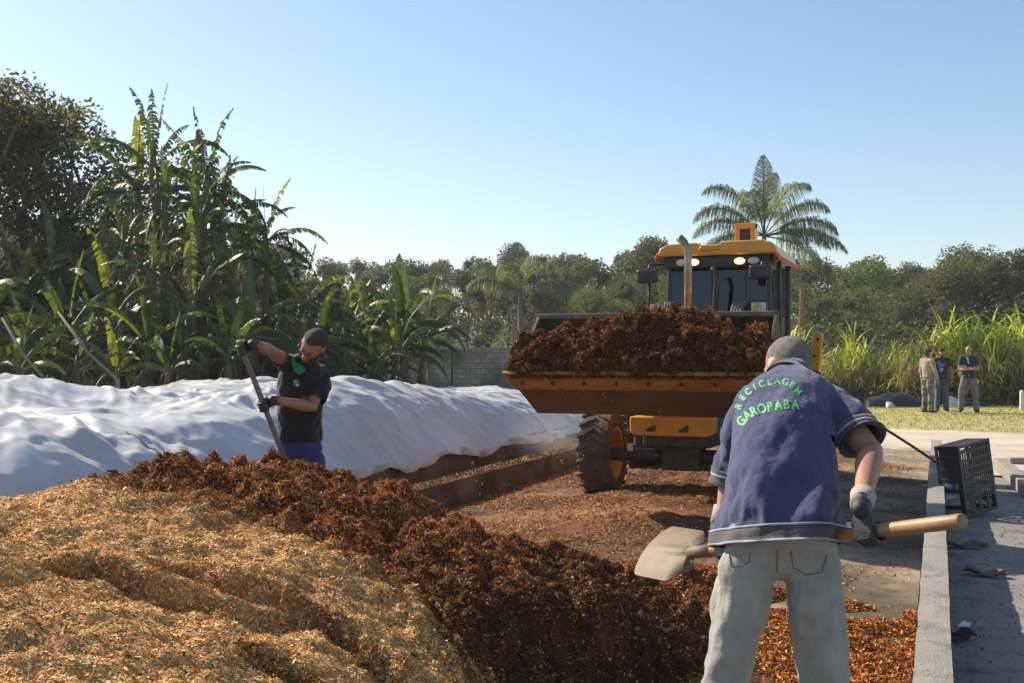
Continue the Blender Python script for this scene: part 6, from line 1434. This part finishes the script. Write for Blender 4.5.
# plastic sheets and sacks by the cane
m_blkp = pm('black_sheeting', (.02, .02, .022), .22, bump=.5, bscale=14, spec=.8); m_slv = pm('silver_sheeting', (.45, .46, .48), .3, bump=.5, bscale=14)
def lump(name, label, px0, px1, top, D, mat, seed, dep=1.1):
    a = P(px0, 353, D); b = P(px1, 353, D); H = CAMZ-(top-353)*D/1100; d = (b-a); L = d.length; d.normalize(); s = V(-d.y, d.x, 0); n = 44; m = 18; mb = []
    for i in range(n+1):
        for j in range(m+1):
            u = i/n; w_ = j/m; p = a+d*(u*L)+s*((w_-.5)*dep); h = (max(0, math.sin(math.pi*u))**.45)*(max(0, math.sin(math.pi*w_))**.6)
            nz = mnoise.noise(V(u*L*1.7, w_*dep*2, seed))*.45+mnoise.noise(V(u*L*5, w_*dep*5, seed))*.18; mb.append((p.x, p.y, max(.0, H*h*(1+nz))-.01))
    i_ = np.arange((n+1)*(m+1)).reshape(n+1, m+1); f = np.stack([i_[:-1, :-1], i_[1:, :-1], i_[1:, 1:], i_[:-1, 1:]], -1).reshape(-1, 4)
    o = link_mesh(name, mesh_np(name, np.array(mb), f), mat, None, smooth=True); tag(o, label, 'plastic sheet')
lump('plastic_sheeting', 'heap of crumpled black plastic sheeting left of the three men', 862, 924, 393, 33.0, m_blkp, 3)
lump('plastic_sheeting', 'small silver-grey plastic bundle behind the legs of the man with the cap', 946, 958, 396, 33.0, m_slv, 5, .8)
lump('plastic_sheeting', 'black plastic bundle behind the legs of the bald man', 957, 984, 395.5, 33.2, m_blkp, 8, .9)
lump('plastic_sheeting', 'flat silver plastic sheet folded against the black sheeting', 884, 893, 399, 32.6, m_slv, 9, .6)
g = G(1022, 410); o = MB().loft([g+UP*.02, g+UP*.30, g+UP*.50], [.07, .062, .06], RT, 16).build('white_bollard', pm('white_paint', (.62, .60, .55), .7), None, smooth=True); tag(o, 'short white post on the lawn at the right edge', 'bollard')
# dust raised at the loader wheel
def dust():
    c = G(560, 470)+V(-.2, .6, .35); mb = MB().ell(c, (.95, 1.5, .62), n=32, m=20); m, nt_, b = nodes('dust'); N = nt_.nodes; L = nt_.links; N.remove(b)
    pv = N.new('ShaderNodeVolumePrincipled'); pv.inputs['Color'].default_value = (.85, .75, .62, 1); pv.inputs['Anisotropy'].default_value = .35; tc = N.new('ShaderNodeTexCoord'); nz = N.new('ShaderNodeTexNoise'); nz.inputs['Scale'].default_value = 1.6; nz.inputs['Detail'].default_value = 3
    L.new(tc.outputs['Object'], nz.inputs[0])
    vm = N.new('ShaderNodeVectorMath'); vm.operation = 'SUBTRACT'; vm.inputs[1].default_value = tuple(c); L.new(tc.outputs['Object'], vm.inputs[0]); v2 = N.new('ShaderNodeVectorMath'); v2.operation = 'MULTIPLY'; v2.inputs[1].default_value = (1/.95, 1/1.5, 1/.62); L.new(vm.outputs[0], v2.inputs[0])
    ln = N.new('ShaderNodeVectorMath'); ln.operation = 'LENGTH'; L.new(v2.outputs[0], ln.inputs[0]); s1_ = N.new('ShaderNodeMapRange'); s1_.inputs[1].default_value = 1; s1_.inputs[2].default_value = .1; s1_.inputs[3].default_value = 0; s1_.inputs[4].default_value = 1; L.new(ln.outputs['Value'], s1_.inputs[0])
    mr = N.new('ShaderNodeMapRange'); mr.inputs[1].default_value = .42; mr.inputs[2].default_value = .7; mr.inputs[3].default_value = 0; mr.inputs[4].default_value = .55; L.new(nz.outputs[0], mr.inputs[0])
    mm = N.new('ShaderNodeMath'); mm.operation = 'MULTIPLY'; L.new(mr.outputs[0], mm.inputs[0]); L.new(s1_.outputs[0], mm.inputs[1]); L.new(mm.outputs[0], pv.inputs['Density']); L.new(pv.outputs[0], N['Material Output'].inputs['Volume'])
    o = mb.build('dust_cloud', m, None, smooth=True); tag(o, 'thin dust cloud drifting beside the left front wheel', None, None, 'stuff')
dust()

# air: thin haze over the yard and forest
m, nt_, b = nodes('haze'); nt_.nodes.remove(b); pv = nt_.nodes.new('ShaderNodeVolumePrincipled'); pv.inputs['Color'].default_value = (.92, .95, 1, 1); pv.inputs['Density'].default_value = .0006; pv.inputs['Anisotropy'].default_value = .2
nt_.links.new(pv.outputs[0], nt_.nodes['Material Output'].inputs['Volume'])
hz = MB().box2((-340, -70, -3), (340, 430, 19)).build('haze', m); tag(hz, kind='stuff')

# labels shared by a pair are told apart by their order from left to right
bylab = {}
for o in list(scene.objects):
    if o.parent is None and o.get('group'): bylab.setdefault(o['label'], []).append(o)
for lab, os_ in bylab.items():
    if len(os_) in (2, 3) and 'beyond' not in lab:
        os_.sort(key=lambda o: o.location.dot(RT)/o.location.dot(FW))
        for o, wd in zip(os_, ('left one', 'right one') if len(os_) == 2 else ('left one', 'middle one', 'right one')): 
            nl = lab+', '+wd
            if len(nl.split()) <= 16: o['label'] = nl
